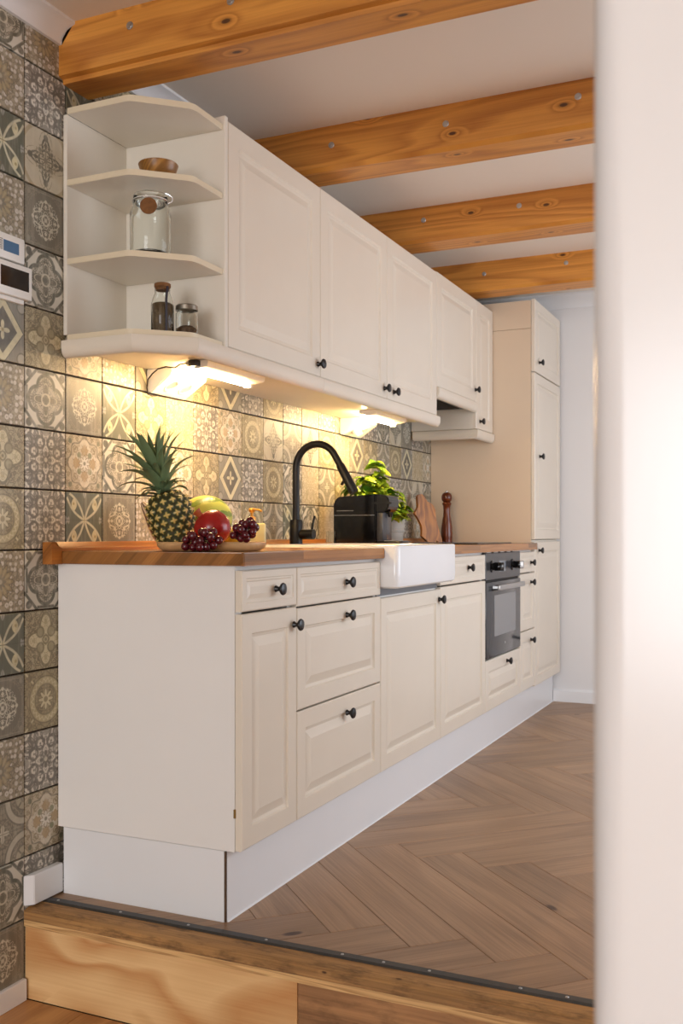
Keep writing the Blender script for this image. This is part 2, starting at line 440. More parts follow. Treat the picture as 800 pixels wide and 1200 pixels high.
def t_wreath(T):
    lt = (206, 194, 156)
    ch = (T.t * 22.0).cos()
    return [(lace(T, 6, 7.7, 0.05) * inside(0.8 - T.r), (112, 98, 66)), (lace(T, 8, 7.1, 0.05) * inside(T.r - 0.5), (112, 98, 66)), (band(T.r - 0.66, 0.12), (178, 164, 124)), (band(T.r - 0.66 - ch * 0.05, 0.03), lt), (band(T.r - 0.80, 0.02), (110, 96, 62)), (band(T.r - 0.52, 0.02), (110, 96, 62)),
            (inside(T.r - (T.c8 * 0.10 + 0.28)), lt), (band(T.r - (T.c8 * 0.10 + 0.28), 0.03), (110, 96, 62)), (inside(T.r - 0.10), (130, 116, 78)),
            (band(T.d2, 0.035) * inside(0.86 - T.r), lt), (inside(hyp(T.d1 - 1.12, T.d2) - 0.12), (112, 98, 66))]
def t_rosette(T):
    tan = (176, 148, 106)
    return [(lace(T, 6, 3.9, 0.05), (140, 124, 96)), (inside(T.r - (T.c4 * 0.14 + 0.72)), (216, 206, 186)), (lace(T, 7, 5.9, 0.035) * inside(T.r - 0.7), (150, 132, 100)), (band(T.r - (T.c8 * 0.07 + 0.86), 0.025), (104, 98, 84)),
            (inside(hyp(T.m - 0.46, T.n) - ((T.X * 26.0).cos() * 0.03 + 0.19)), tan), (inside(hyp(T.d1 - 0.42, T.d2) - 0.11), (122, 126, 92)),
            (inside(T.r - (T.c8 * 0.07 + 0.21)), (228, 222, 210)), (band(T.r - (T.c8 * 0.07 + 0.23), 0.02), (120, 108, 84)), (inside(T.r - 0.07), (130, 130, 110)),
            (inside(hyp(T.d1 - 1.10, T.d2) - 0.10), (92, 96, 70)), (band(T.d1 - 1.22, 0.03), (150, 136, 108))]
def t_rings(T):
    q = hyp(T.a - 1.0, T.b - 1.0); dk = (98, 92, 78)
    return [(lace(T, 6, 1.3, 0.045), (104, 96, 80)), (band(q - 0.78, 0.13), (188, 180, 160)), (band(q - 0.90, 0.03), dk), (band(q - 0.64, 0.03), dk), (inside(q - 0.42), (172, 162, 136)),
            (band(q - 0.42, 0.03), dk), (inside(q - 0.18), (112, 106, 88)), (inside(T.r - (T.c4 * 0.1 + 0.2)), (200, 192, 170)), (band(T.n, 0.012), dk),
            (band(T.d2, 0.03) * band(q - 0.30, 0.1), dk)]
def t_plain(T):
    return [(lace(T, 6, 4.1, 0.05), (164, 148, 114)), (lace(T, 4, 8.4, 0.04), (150, 134, 100)), (band(T.r - (T.c4 * 0.2 + 0.5), 0.03), (166, 150, 116)), (inside(hyp(T.m - 0.5, T.n) - 0.12), (176, 160, 126)), (band(T.d2, 0.02), (176, 160, 126))]
TM = {'A': tile_material('tile_quatrefoil', (210, 203, 186), t_quatrefoil), 'B': tile_material('tile_hexflower', (150, 138, 114), t_hexflower),
      'C': tile_material('tile_damask', (214, 207, 193), t_damask), 'D': tile_material('tile_green_lily', (66, 74, 56), t_lily),
      'E': tile_material('tile_light_cross', (196, 186, 162), t_cross), 'F': tile_material('tile_grey_medallion', (104, 98, 84), t_medallion),
      'G': tile_material('tile_olive_star', (190, 176, 138), t_olivestar), 'H': tile_material('tile_diamond', (124, 120, 108), t_diamond),
      'I': tile_material('tile_wreath', (150, 136, 100), t_wreath), 'J': tile_material('tile_rosette', (192, 178, 150), t_rosette),
      'K': tile_material('tile_rings', (142, 134, 114), t_rings), 'L': tile_material('tile_faded', (196, 182, 150), t_plain)}

# ================================================================== the setting
ZL = -0.235            # floor of the lower room
ZC = 2.345             # ceiling
XR = 3.66              # far wall
YR = -3.0              # right wall
XB = -7.0              # wall behind the camera
P = 0.15915; TX0 = -0.1262; TZ0 = 2.1991

wall_left = struct('wall_left', box(XB, XR + 0.15, 0.009, 0.16, ZL - 0.1, ZC + 0.1), M_GROUT)
def tile_mesh(wd, h):
    bm = bmesh.new(); bm_box(bm, -wd/2, wd/2, 0.0, 0.009, -h/2, h/2)
    ed = [e for e in bm.edges if all(abs(v.co.y) < 1e-6 for v in e.verts)]
    bmesh.ops.bevel(bm, geom=ed, offset=0.0012, segments=1, affect='EDGES')
    uvl = bm.loops.layers.uv.new('UVMap')
    for f in bm.faces:
        for l in f.loops: l[uvl].uv = (l.vert.co.x / wd + 0.5, l.vert.co.z / h + 0.5)
    me = bm_mesh('wall_tile', bm); me.materials.append(TM['L']); return me
TILE = tile_mesh(P - 0.0034, P - 0.0048)
LAY = {-1: {-1:'A',0:'B',1:'D',2:'B',3:'C',4:'H',5:'B',6:'G',7:'I',8:'B',9:'D',10:'F',11:'B',12:'K',13:'A',14:'F'},
       0: {-1:'B',0:'C',1:'E',2:'F',3:'A',4:'G',5:'A',6:'C',7:'C',8:'A',9:'G',10:'I',11:'C',12:'J',13:'C'},
       1: {4:'J',5:'F',6:'J',7:'D'}, 2: {4:'B',5:'D',6:'A',7:'F'}, 3: {4:'H',5:'G',6:'L',7:'B'}, 4: {4:'L',5:'L',6:'J',7:'I'},
       5: {4:'G',5:'C',6:'G',7:'C'}, 6: {4:'H',5:'J',6:'H',7:'J'}, 7: {4:'C',5:'I',6:'C',7:'I'}, 8: {4:'I',5:'E',6:'I',7:'K'},
       9: {4:'C',5:'K',6:'A',7:'D'}, 10: {4:'L',5:'E',6:'L',7:'A'}, 11: {4:'C',5:'I',6:'K',7:'L'}, 12: {4:'K',5:'L',6:'G',7:'C'},
       13: {4:'H',5:'H',6:'C',7:'I'}, 14: {4:'C',5:'G',6:'I',7:'L'}, 15: {4:'A',5:'K',6:'L',7:'E'}, 16: {4:'E',5:'I',6:'C',7:'H'},
       17: {4:'F',5:'H',6:'K',7:'C'}, 18: {4:'C',5:'L',6:'E',7:'J'}, 19: {4:'K',5:'J',6:'A',7:'D'}}
rt = random.Random(3)
for u in range(-6, 20):
    for v in range(-1, 15):
        if u >= 1 and not (4 <= v <= 8 or (v == 3 and u >= 13) or (u <= 2 and v <= 0)): continue
        if u >= 20: continue
        k = LAY.get(u, {}).get(v) or rt.choice('ABCDEFGHIJKL')
        zc_ = TZ0 - (v + 0.5) * P
        if v == -1:
            h = ZC - TZ0
            me = tile_mesh(P - 0.0034, h - 0.0048); zc_ = TZ0 + h / 2
        else: me = TILE
        o = obj('wall_tile', me, TM[k], wall_left, (TX0 + (u + 0.5) * P, 0, zc_))
        if k in 'BGIHK' and rt.random() < 0.3: pass

struct('wall_far', box(XR, XR + 0.15, YR - 0.15, 0.009, -0.1, ZC + 0.1), M_WHITE)
def wall_with_hole(axis, c0, c1, a0, a1, z0, z1, h0, h1, hz0, hz1):
    lst = []
    def b(p, q, r, s):
        lst.append((p, q, c0, c1, r, s) if axis == 'x' else (c0, c1, p, q, r, s))
    b(a0, h0, z0, z1); b(h1, a1, z0, z1); b(h0, h1, z0, hz0); b(h0, h1, hz1, z1)
    return boxes(lst)
struct('wall_right', wall_with_hole('x', YR - 0.15, YR, XB, XR, ZL - 0.1, ZC + 0.1, 0.65, 2.85, 0.6, 1.9), M_WHITE)
struct('wall_back', wall_with_hole('y', XB - 0.15, XB, YR, 0.009, ZL - 0.1, ZC + 0.1, -2.55, -0.35, 0.15, 2.05), M_WHITE)
M_PANE = new_mat('window_glass', (255, 255, 255), 0.02, 0.0, **{'Transmission Weight': 1.0, 'IOR': 1.1})
wn = struct('window_1', boxes([(XB-0.1, XB-0.04, -2.55, -2.49, 0.15, 2.05), (XB-0.1, XB-0.04, -0.41, -0.35, 0.15, 2.05), (XB-0.1, XB-0.04, -2.49, -0.41, 0.15, 0.21), (XB-0.1, XB-0.04, -2.49, -0.41, 1.99, 2.05), (XB-0.1, XB-0.04, -1.48, -1.42, 0.21, 1.99)]), M_TRIM)
obj('pane', box(XB-0.075, XB-0.069, -2.49, -0.41, 0.21, 1.99), M_PANE, wn)
wn = struct('window_2', boxes([(0.65, 0.71, YR-0.1, YR-0.04, 0.6, 1.9), (2.79, 2.85, YR-0.1, YR-0.04, 0.6, 1.9), (0.71, 2.79, YR-0.1, YR-0.04, 0.6, 0.66), (0.71, 2.79, YR-0.1, YR-0.04, 1.84, 1.9), (1.72, 1.78, YR-0.1, YR-0.04, 0.66, 1.84)]), M_TRIM)
obj('pane', box(0.71, 2.79, YR-0.075, YR-0.069, 0.66, 1.84), M_PANE, wn)
struct('ceiling', box(XB, XR, YR, 0.009, ZC, ZC + 0.1), M_CEIL)

# white rounded wall end close to the camera, on the right of the picture
wc = CAM + FWD * 0.62 + RIGHT * (0.2555 * 0.62)
def rounded_rect(x0, x1, y0, y1, r, n=6):
    pts = []
    for cx, cy, a0 in ((x1-r, y1-r, 0), (x0+r, y1-r, 90), (x0+r, y0+r, 180), (x1-r, y0+r, 270)):
        for i in range(n + 1):
            a = math.radians(a0 + 90 * i / n); pts.append((cx + r*math.cos(a), cy + r*math.sin(a)))
    return pts
struct('wall_near', prism(rounded_rect(wc.x, wc.x + 0.12, wc.y - 0.55, wc.y + 0.006, 0.022, 10), 2, ZL, ZC), M_POST)

# floors ------------------------------------------------------------
STRIP0, STRIP1 = -0.072, -0.044
floor = struct('floor', box(-0.115, XR, YR, 0.0, -0.06, -0.009), M_DARK)
PW = 0.1455; NL = 6
AX = Vector((-1, -1)).normalized(); AY = Vector((1, -1)).normalized()
ORG = Vector((0.774, -0.687)) - AY * PW
def clip(poly, f):
    out = []
    for i in range(len(poly)):
        a, b = poly[i], poly[(i + 1) % len(poly)]
        fa, fb = f(a), f(b)
        if fa >= 0: out.append(a)
        if fa * fb < 0: out.append(a + (b - a) * (fa / (fa - fb)))
    return out
def plank(p0, ux, uy, L, W):
    g = 0.0007
    poly = [p0 + ux*g + uy*g, p0 + ux*(L-g) + uy*g, p0 + ux*(L-g) + uy*(W-g), p0 + ux*g + uy*(W-g)]
    for f in (lambda p: p.x - STRIP1, lambda p: XR - p.x, lambda p: -0.001 - p.y, lambda p: p.y - YR):
        poly = clip(poly, f)
        if len(poly) < 3: return
    c = p0 + ux*(L/2) + uy*(W/2)
    loc = [((p - c).dot(ux), (p - c).dot(Vector((-ux.y, ux.x)))) for p in poly]
    bm = bmesh.new()
    lo = [bm.verts.new((x, y, -0.0085)) for x, y in loc]; hi = [bm.verts.new((x, y, 0)) for x, y in loc]
    bm.faces.new(lo); top = bm.faces.new(hi); n = len(lo)
    for i in range(n): bm.faces.new([lo[i], lo[(i+1) % n], hi[(i+1) % n], hi[i]])
    bmesh.ops.bevel(bm, geom=list(top.edges), offset=0.001, segments=1, affect='EDGES')
    obj('floor_plank', bm_mesh('plank', bm), M_OAK, floor, (c.x, c.y, 0), (0, 0, math.atan2(ux.y, ux.x)))
R_ = 32
for i in range(-R_, R_):
    for k in range(-4, 5):
        # planks along AX: cell y=i, start x with (x - y) % 2n == 0 ; planks along AY: start y with (x - y) % 2n == 2n-1
        plank(ORG + AX * (PW * (i + 2*NL*k)) + AY * (PW * i), AX, AY, NL * PW, PW)
        plank(ORG + AX * (PW * i) + AY * (PW * (i + 1 + 2*NL*k)), AY, AX, NL * PW, PW)
strip = obj('edge_strip', prism([(STRIP0, -0.010), (STRIP1, -0.010), (STRIP1, 0.0015), (STRIP1 - 0.003, 0.004), (STRIP0 + 0.004, 0.004), (STRIP0, -0.002)], 1, YR, 0.0), M_STRIP, floor, label='dark metal edging strip along the step')
SCREW = lathe([(0.0, 0.0012), (0.003, 0.001), (0.004, 0.0)], 10)
for px, py in ((75, 1051.5), (146, 1066), (222, 1083), (308, 1104), (398, 1121), (440, 1137), (495, 1147), (604, 1167), (658, 1181)):
    r = ray(px, py); q = CAM + r * ((0.004 - CAM.z) / r.z)
    obj('screw', SCREW, M_STEEL, strip, (-0.058, q.y, 0.004))
XF = -0.132
obj('step_nosing', prism([(XF, -0.029), (STRIP0, -0.029), (STRIP0, -0.001), (XF + 0.012, -0.002), (XF, -0.008)], 1, YR, -0.002), M_NOSE, floor, label='worn brown timber step edge')
obj('plywood_edge', box(XF + 0.0005, -0.11, YR, -0.002, -0.046, -0.0295), M_PLYEDGE, floor, label='striped plywood edge')
ysplit = onx(348, 1165, XF + 0.006).y
obj('riser_board', box(XF + 0.006, -0.116, ysplit, -0.002, ZL + 0.001, -0.0465), M_PLY, floor, label='pale plywood riser with swirling grain')
obj('riser_board', box(XF + 0.009, -0.116, YR, ysplit - 0.001, ZL + 0.001, -0.0465), M_OLDPLANK, floor, label='dark aged plank riser with a knot')
floor2 = struct('floor_lower', box(XB, XR, YR, 0.0, ZL - 0.08, ZL - 0.012), M_DARK)
yy = 0.0; k = 0
while yy > YR + 0.01:
    y1 = max(YR, yy - 0.19)
    x = XF + 0.004; first = True
    while x > XB:
        L = 1.1 if (first and k % 2) else 2.0
        x0 = max(XB, x - L)
        obj('floor_board', shift(box(x0 + 0.0006, x - 0.0006, y1 + 0.0008, yy - 0.0008, ZL - 0.012, ZL, 0.001, 1), (-x0, -y1, -ZL)), M_PINEFLOOR, floor2, (x0, y1, ZL))
        x = x0; first = False
    yy = y1; k += 1

# beams ---------------------------------------------------------------
SCREWB = lathe([(0.0, 0.004), (0.006, 0.004), (0.0065, 0.002), (0.010, 0.0015), (0.011, 0.0)], 14, '-X')
ZB = 2.198
for n, (x0, x1, pts) in enumerate(((0.005, 0.130, ((152, 30), (270, 1))), (0.915, 1.06, ((388, 170), (522, 145), (677, 113))),
                                   (1.84, 2.0, ((496, 258), (608, 241))), (2.765, 2.93, ((567, 321), (663, 308))))):
    prof = [(x0, ZB + 0.012), (x0 + 0.012, ZB), (x1 - 0.006, ZB), (x1, ZB + 0.006), (x1, ZC), (x0, ZC)]
    if n == 0: prof = [(x0, ZB + 0.010), (x0 + 0.016, ZB + 0.006), (x0 + 0.018, ZB - 0.006), (x1, ZB - 0.006), (x1, ZC), (x0, ZC)]
    bm_ = thing('ceiling_beam', ('first exposed pine ceiling beam above the open corner shelf, rebated lower edge',
                                 'exposed pine ceiling beam with three bolts, above the wall cabinet doors',
                                 'exposed pine ceiling beam, second from the tall cabinet',
                                 'exposed pine ceiling beam next to the tall cabinet and far wall')[n], 'beam', (x0, -1.5, ZB), 'exposed pine ceiling beams')
    part('beam_timber', prism(prof, 1, YR, 0.0), M_BEAM, bm_)
    for px, py in pts:
        q = onx(px, py, x0); obj('bolt', SCREWB, M_STEEL, bm_, (x0, q.y, q.z))
def cove(h, d): return [(0, 0), (-d, 0), (-d, -0.008), (-d*0.80, -0.012), (-d*0.5, -h*0.35), (-d*0.22, -h*0.72), (-d*0.18, -h), (0, -h)]
cv = [(y, ZC + z) for y, z in cove(0.055, 0.055)]
tn = 1
for x0, x1 in ((XB, 0.005), (0.130, 0.915), (1.06, 1.84), (2.0, 2.765), (2.93, 3.02)):
    struct('trim_%d' % tn, prism(cv, 0, x0, x1), M_TRIM); tn += 1
struct('trim_%d' % tn, prism([(XR + a * 1.3, ZC + z * 1.4) for a, z in cove(0.055, 0.055)], 1, YR, -0.056), M_TRIM); tn += 1
struct('baseboard_far', prism([(XR, 0.0), (XR - 0.018, 0.0), (XR - 0.018, 0.062), (XR - 0.008, 0.072), (XR, 0.072)], 1, YR, -0.53), M_TRIM)
struct('baseboard_left', box(XB, XF - 0.001, -0.014, 0.0, ZL, -0.179, 0.002, 1), M_TRIM)
struct('baseboard_step', prism([(XF + 0.0, 0.0), (-0.001, 0.0), (-0.001, -0.02), (XF + 0.019, -0.02)], 2, 0.005, 0.082, 0.0015), M_TRIM)

# ================================================================== fitted kitchen
def door_mesh(wd, h, t=0.019, kind='raised'):
    """front faces -y at y=-t; origin at lower left back corner"""
    if kind == 'raised': rings = [(0, -t + 0.003), (0.003, -t), (0.050, -t), (0.053, -t + 0.006), (0.061, -t + 0.008), (0.086, -t + 0.0005)]
    elif kind == 'upper': rings = [(0, -t + 0.003), (0.003, -t), (0.060, -t), (0.065, -t + 0.006), (0.076, -t + 0.0075), (0.100, -t + 0.0015)]
    else: rings = [(0, -t + 0.003), (0.003, -t), (0.020, -t), (0.022, -t + 0.002), (0.026, -t + 0.002), (0.030, -t + 0.0035), (0.042, -t + 0.001)]
    vs, fs = [], []
    allr = [(0, 0.0)] + rings
    for ins, y in allr:
        vs += [(ins, y, ins), (wd - ins, y, ins), (wd - ins, y, h - ins), (ins, y, h - ins)]
    for k in range(len(allr) - 1):
        for i in range(4):
            j = (i + 1) % 4; fs.append((4*k+i, 4*k+j, 4*k+4+j, 4*k+4+i))
    fs.append((0, 1, 2, 3)); n = 4 * (len(allr) - 1); fs.append((n, n+1, n+2, n+3))
    return mesh_from('front', vs, fs)
KNOB = lathe([(0.0, 0.0), (0.009, 0.0), (0.0085, 0.003), (0.006, 0.007), (0.0062, 0.011), (0.010, 0.015), (0.0155, 0.019), (0.0168, 0.022), (0.0150, 0.0255), (0.009, 0.0275), (0.0, 0.028)], 18, '-Y')
KNOB.materials.append(M_BLACK)
YB = -0.552           # carcass front of the base units
YBF = YB - 0.019      # face of their doors
def front(parent, name, x0, x1, z0, z1, yb, knob=None, kind='raised', mat=None, g=0.0015):
    me = door_mesh(x1 - x0 - 2*g, z1 - z0 - 2*g, 0.019, kind)
    d = obj(name, me, mat or M_CREAM, parent, (x0 + g, yb, z0 + g))
    if knob:
        q = ony(knob[0], knob[1], yb - 0.019)
        x = min(max(q.x, x0 + 0.02), x1 - 0.02); z = min(max(q.z, z0 + 0.02), z1 - 0.02)
        obj('knob', KNOB, M_BLACK, d, (x, yb - 0.019, z), label='black mushroom knob')
    return d
BX = [0.0, 0.300, 0.905, 1.512, 2.118, 2.718, 3.020, 3.632]
Z0, ZT = 0.180, 0.878
CT = 0.887            # underside of the worktop
def carcass(parent, x0, x1, z1=CT, mat=None, left=True):
    lst = [(x0 + 0.0005, x0 + 0.0175, YB, -0.002, Z0, z1), (x1 - 0.0175, x1 - 0.0005, YB, -0.002, Z0, z1), (x0 + 0.0175, x1 - 0.0175, YB, -0.002, Z0, Z0 + 0.016),
           (x0 + 0.0175, x1 - 0.0175, -0.012, -0.002, Z0 + 0.016, z1), (x0 + 0.0175, x1 - 0.0175, YB, YB + 0.08, z1 - 0.016, z1)]
    return part('carcass', boxes(lst), mat or M_PANEL, parent)
def base(label, i):
    return thing('base_cabinet', label, 'cabinet', (BX[i], -0.3, Z0), 'white base cabinets')
b = base('narrow base cabinet, one small drawer over one door, next to the step', 0)
part('carcass', boxes([(0.018, 0.0345, YB, -0.002, Z0, CT), (0.282, 0.2995, YB, -0.002, Z0, CT), (0.0345, 0.282, YB, -0.002, Z0, Z0 + 0.016), (0.0345, 0.282, YB, YB + 0.08, CT - 0.016, CT)]), M_PANEL, b)
part('end_panel', box(0.0, 0.0175, YB - 0.001, -0.002, Z0 - 0.002, CT, 0.0008, 1), M_PANEL, b, 'plain white end panel')
part('hinge_plug', box(-0.0006, 0.004, YB - 0.004, YB + 0.003, 0.262, 0.285, 0.001, 1), new_mat('brass_plug', (150, 118, 60), 0.5, 0.5), b)
front(b, 'drawer', 0.0, 0.300, 0.772, ZT, YB - 0.002, (323, 690), 'slim')
front(b, 'door', 0.0, 0.300, Z0, 0.769, YB - 0.002, (346, 731.5))
b = base('base cabinet with three drawers stacked beside the narrow end unit', 1); carcass(b, BX[1], BX[2])
front(b, 'drawer', BX[1], BX[2], 0.766, ZT, YB - 0.002, (406, 682), 'slim')
front(b, 'drawer', BX[1], BX[2], 0.481, 0.764, YB - 0.002, (406, 720.5))
front(b, 'drawer', BX[1], BX[2], Z0, 0.479, YB - 0.002, (406, 835))
b = base('single door base cabinet carrying the white apron sink', 2); carcass(b, BX[2], BX[3], 0.760)
front(b, 'door', BX[2], BX[3], Z0, 0.757, YB - 0.002, (516, 702))
part('rail', box(BX[2] + 0.003, BX[3] - 0.003, YB - 0.006, YB + 0.06, 0.761, 0.786), M_GREYMETAL, b, 'grey metal rail under the sink')
b = base('base cabinet with one drawer over one door between sink and oven', 3); carcass(b, BX[3], BX[4])
front(b, 'drawer', BX[3], BX[4], 0.767, ZT, YB - 0.002, (548.5, 665), 'slim')
front(b, 'door', BX[3], BX[4], Z0, 0.764, YB - 0.002)
b = base('base cabinet holding the oven, with one drawer below it', 4)
part('carcass', boxes([(BX[4] + 0.0005, BX[4] + 0.0175, YB, -0.002, Z0, CT), (BX[5] - 0.0175, BX[5] - 0.0005, YB, -0.002, Z0, CT), (BX[4] + 0.0175, BX[5] - 0.0175, YB, -0.002, Z0, Z0 + 0.016), (BX[4] + 0.0175, BX[5] - 0.0175, YB, -0.002, 0.395, 0.411)]), M_PANEL, b)
front(b, 'drawer', BX[4], BX[5], Z0, 0.408, YB - 0.002, (593.5, 774))
b = base('narrow base cabinet of three drawers between oven and tall cabinet', 5); carcass(b, BX[5], BX[6])
front(b, 'drawer', BX[5], BX[6], 0.772, ZT, YB - 0.002, (621.5, 659), 'slim')
front(b, 'drawer', BX[5], BX[6], 0.481, 0.769, YB - 0.002, (621.5, 682))
front(b, 'drawer', BX[5], BX[6], Z0, 0.479, YB - 0.002, (621.5, 749.5))
# tall cabinet
TT = 2.188
t = thing('tall_cabinet', 'tall white cupboard with three stacked doors against the far wall', 'cabinet', (BX[6], -0.3, 0.18))
XT0, XT1 = BX[6] + 0.001, BX[7]
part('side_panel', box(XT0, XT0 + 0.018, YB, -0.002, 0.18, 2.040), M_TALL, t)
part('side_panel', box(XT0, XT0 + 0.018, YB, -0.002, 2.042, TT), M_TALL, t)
part('side_panel', box(XT1 - 0.018, XT1, YB, -0.002, 0.18, TT), M_SHELF, t)
for z in (0.18, 0.92, 1.81, TT - 0.016): part('shelf', box(XT0 + 0.018, XT1 - 0.018, YB, -0.002, z, z + 0.016), M_SHELF, t)
part('back_panel', box(XT0 + 0.018, XT1 - 0.018, -0.010, -0.002, 0.196, TT - 0.016), M_SHELF, t)
front(t, 'door', XT0 + 0.004, XT1, 0.172, 0.928, YB - 0.002, (631, 645))
front(t, 'door', XT0 + 0.004, XT1, 0.938, 1.812, YB - 0.002, (632, 535))
front(t, 'door', XT0 + 0.004, XT1, 1.816, TT + 0.008, YB - 0.002, (631.5, 425))
# plinth
p = thing('plinth', 'white plinth boards along the bottom of the base cabinets', 'plinth', (0.0, -0.5, 0.0))
part('front_board', box(0.006, XR - 0.019, -0.528, -0.512, 0.0, 0.178), M_PLINTH, p)
part('end_board', box(0.0, 0.014, -0.5225, -0.021, 0.0, 0.1775), M_PLINTH, p)
part('sealing_strip', prism([(-0.5285, 0.0), (-0.5285, 0.004), (-0.5305, 0.003), (-0.532, 0.0)], 0, 0.006, XR - 0.019), M_PLINTH, p)
part('raw_edge', box(0.0005, 0.0057, -0.5275, -0.523, 0.001, 0.1765), M_CHIP, p, 'raw brown chipboard edge')

# worktop
SX0, SX1, SY0, SY1 = 0.906, 1.511, -0.636, -0.125
WT = 0.921; YW = -0.588
poly = [(-0.018, -0.003), (-0.018, YW + 0.006), (-0.012, YW), (SX0 - 0.003, YW), (SX0 - 0.003, SY1 + 0.002), (SX1 + 0.003, SY1 + 0.002), (SX1 + 0.003, YW), (XT0 - 0.001, YW), (XT0 - 0.001, -0.003)]
tag(obj('worktop', prism(poly, 2, CT + 0.0005, WT, 0.002), M_WALNUT), 'brown oiled wooden worktop running along the base cabinets', 'worktop')
up = thing('upstand', 'brown wooden upstand moulding where worktop meets tiled wall', 'upstand', (-0.05, -0.02, WT))
part('moulding', prism([(-0.001, WT + 0.0005), (-0.032, WT + 0.0005), (-0.030, WT + 0.008), (-0.020, WT + 0.012), (-0.014, WT + 0.022), (-0.012, 0.946), (-0.001, 0.946)], 0, -0.019, XT0 - 0.002), M_UPSTAND, up)
part('end_moulding', prism([(-0.060, CT), (-0.0195, CT), (-0.0195, 0.921), (-0.0195, 0.930), (-0.040, 0.936), (-0.048, 0.946), (-0.060, 0.946)], 1, -0.032, -0.001), M_UPSTAND, up)

# ---- apron sink
s = thing('apron_sink', 'white ceramic farmhouse sink with a deep apron front', 'sink', (1.21, -0.38, 0.79))
def sink_mesh():
    zt, zb = 0.9305, 0.788
    def rr(ins, z, r):
        return [(x, y, z) for x, y in rounded_rect(SX0 + ins, SX1 - ins, SY0 + ins, SY1 - ins, r, 4)]
    lv = [rr(0.012, zb, 0.012), rr(0.003, zb + 0.006, 0.016), rr(0.0, zb + 0.02, 0.018), rr(0.0, zt - 0.006, 0.018), rr(0.002, zt - 0.002, 0.018), rr(0.007, zt, 0.018),
          rr(0.024, zt, 0.018), rr(0.029, zt - 0.004, 0.018), rr(0.034, zb + 0.05, 0.03), rr(0.06, zb + 0.02, 0.03)]
    vs = [p for l in lv for p in l]; n = len(lv[0]); fs = []
    for k in range(len(lv) - 1):
        for i in range(n):
            j = (i + 1) % n; fs.append((k*n+i, k*n+j, (k+1)*n+j, (k+1)*n+i))
    fs.append(tuple(range(n))[::-1]); fs.append(tuple((len(lv)-1)*n + i for i in range(n)))
    return smooth_angle(mesh_from('sink', vs, fs), 40)
part('basin', sink_mesh(), M_CERAMIC, s)
part('drain', shift(lathe([(0.0, 0.001), (0.03, 0.001), (0.042, 0.004), (0.045, 0.0)], 20), (1.21, -0.38, 0.8085)), M_CHROME, s)

# ---- oven
o = thing('oven', 'dark grey glass built-in oven with steel bar handle', 'oven', (2.418, -0.3, 0.412))
OX0, OX1 = BX[4] + 0.003, BX[5] - 0.003
M_OVEN = new_mat('oven_dark_glass', (62, 63, 66), 0.14)
M_OVENP = new_mat('oven_panel', (66, 66, 69), 0.3, 0.3)
M_OVENW = new_mat('oven_window', (128, 130, 132), 0.1)
YO = YB - 0.002
part('body', box(OX0 + 0.018, OX1 - 0.018, YO, -0.06, 0.413, 0.880), M_DARK, o)
part('control_panel', box(OX0, OX1, YO - 0.02, YO, 0.762, 0.882, 0.002, 1), M_OVENP, o)
od = part('oven_door', box(OX0, OX1, YO - 0.022, YO, 0.414, 0.752, 0.003, 2), M_OVEN, o)
part('door_window', box(2.25, 2.62, YO - 0.0226, YO - 0.0215, 0.505, 0.690), M_OVENW, od)
part('vent_gap', box(OX0 + 0.01, OX1 - 0.01, YO - 0.012, YO, 0.752, 0.762), M_DARK, o)
for i in range(5): part('vent_slot', box(OX0 + 0.03 + i*0.11, OX0 + 0.10 + i*0.11, YO - 0.016, YO, 0.8825, 0.8865), M_STEEL, o)
hd = part('handle', box(2.205, 2.650, YO - 0.062, YO - 0.050, 0.716, 0.740, 0.003, 2), M_STEEL, od, 'brushed steel bar handle')
for x in (2.225, 2.61): part('handle_post', box(x, x + 0.02, YO - 0.051, YO - 0.021, 0.722, 0.734), M_STEEL, od)
OK = lathe([(0.0, 0.0), (0.027, 0.0), (0.027, 0.004), (0.017, 0.008), (0.016, 0.030), (0.019, 0.034), (0.018, 0.040), (0.0, 0.041)], 20, '-Y')
for px, py in ((576, 671), (600, 660.5)):
    q = ony(px, py, YO - 0.02); kb = obj('dial', OK, M_GLOSSBLACK, o, (q.x, YO - 0.02, 0.822))
    obj('grip', box(-0.006, 0.006, -0.056, -0.012, -0.019, 0.019, 0.003, 2), M_GLOSSBLACK if px < 590 else M_STEEL, kb, (q.x, YO - 0.02, 0.822))
part('display', box(2.335, 2.445, YO - 0.0206, YO - 0.0195, 0.795, 0.845), new_mat('oven_display', (140, 146, 152), 0.2), o)
lg = obj('brand_mark', lathe([(0.0, 0.0006), (0.006, 0.0006), (0.0065, 0.0)], 14, '-Y'), M_STEEL, od, (2.43, YO - 0.0222, 0.462))
# ---- hob
hb = thing('induction_hob', 'thin black glass hob set on the worktop over the oven', 'hob', (2.42, -0.30, WT))
part('glass', box(2.135, 2.70, -0.535, -0.07, WT + 0.0002, WT + 0.006, 0.002, 1), M_GLOSSBLACK, hb)
RING = lathe([(0.085, 0.0), (0.088, 0.0), (0.088, 0.0004), (0.085, 0.0004)], 28, closed=True)
for x, y in ((2.28, -0.18), (2.28, -0.42), (2.55, -0.18), (2.55, -0.42)): obj('zone_ring', RING, M_GREYMETAL, hb, (x, y, WT + 0.006))

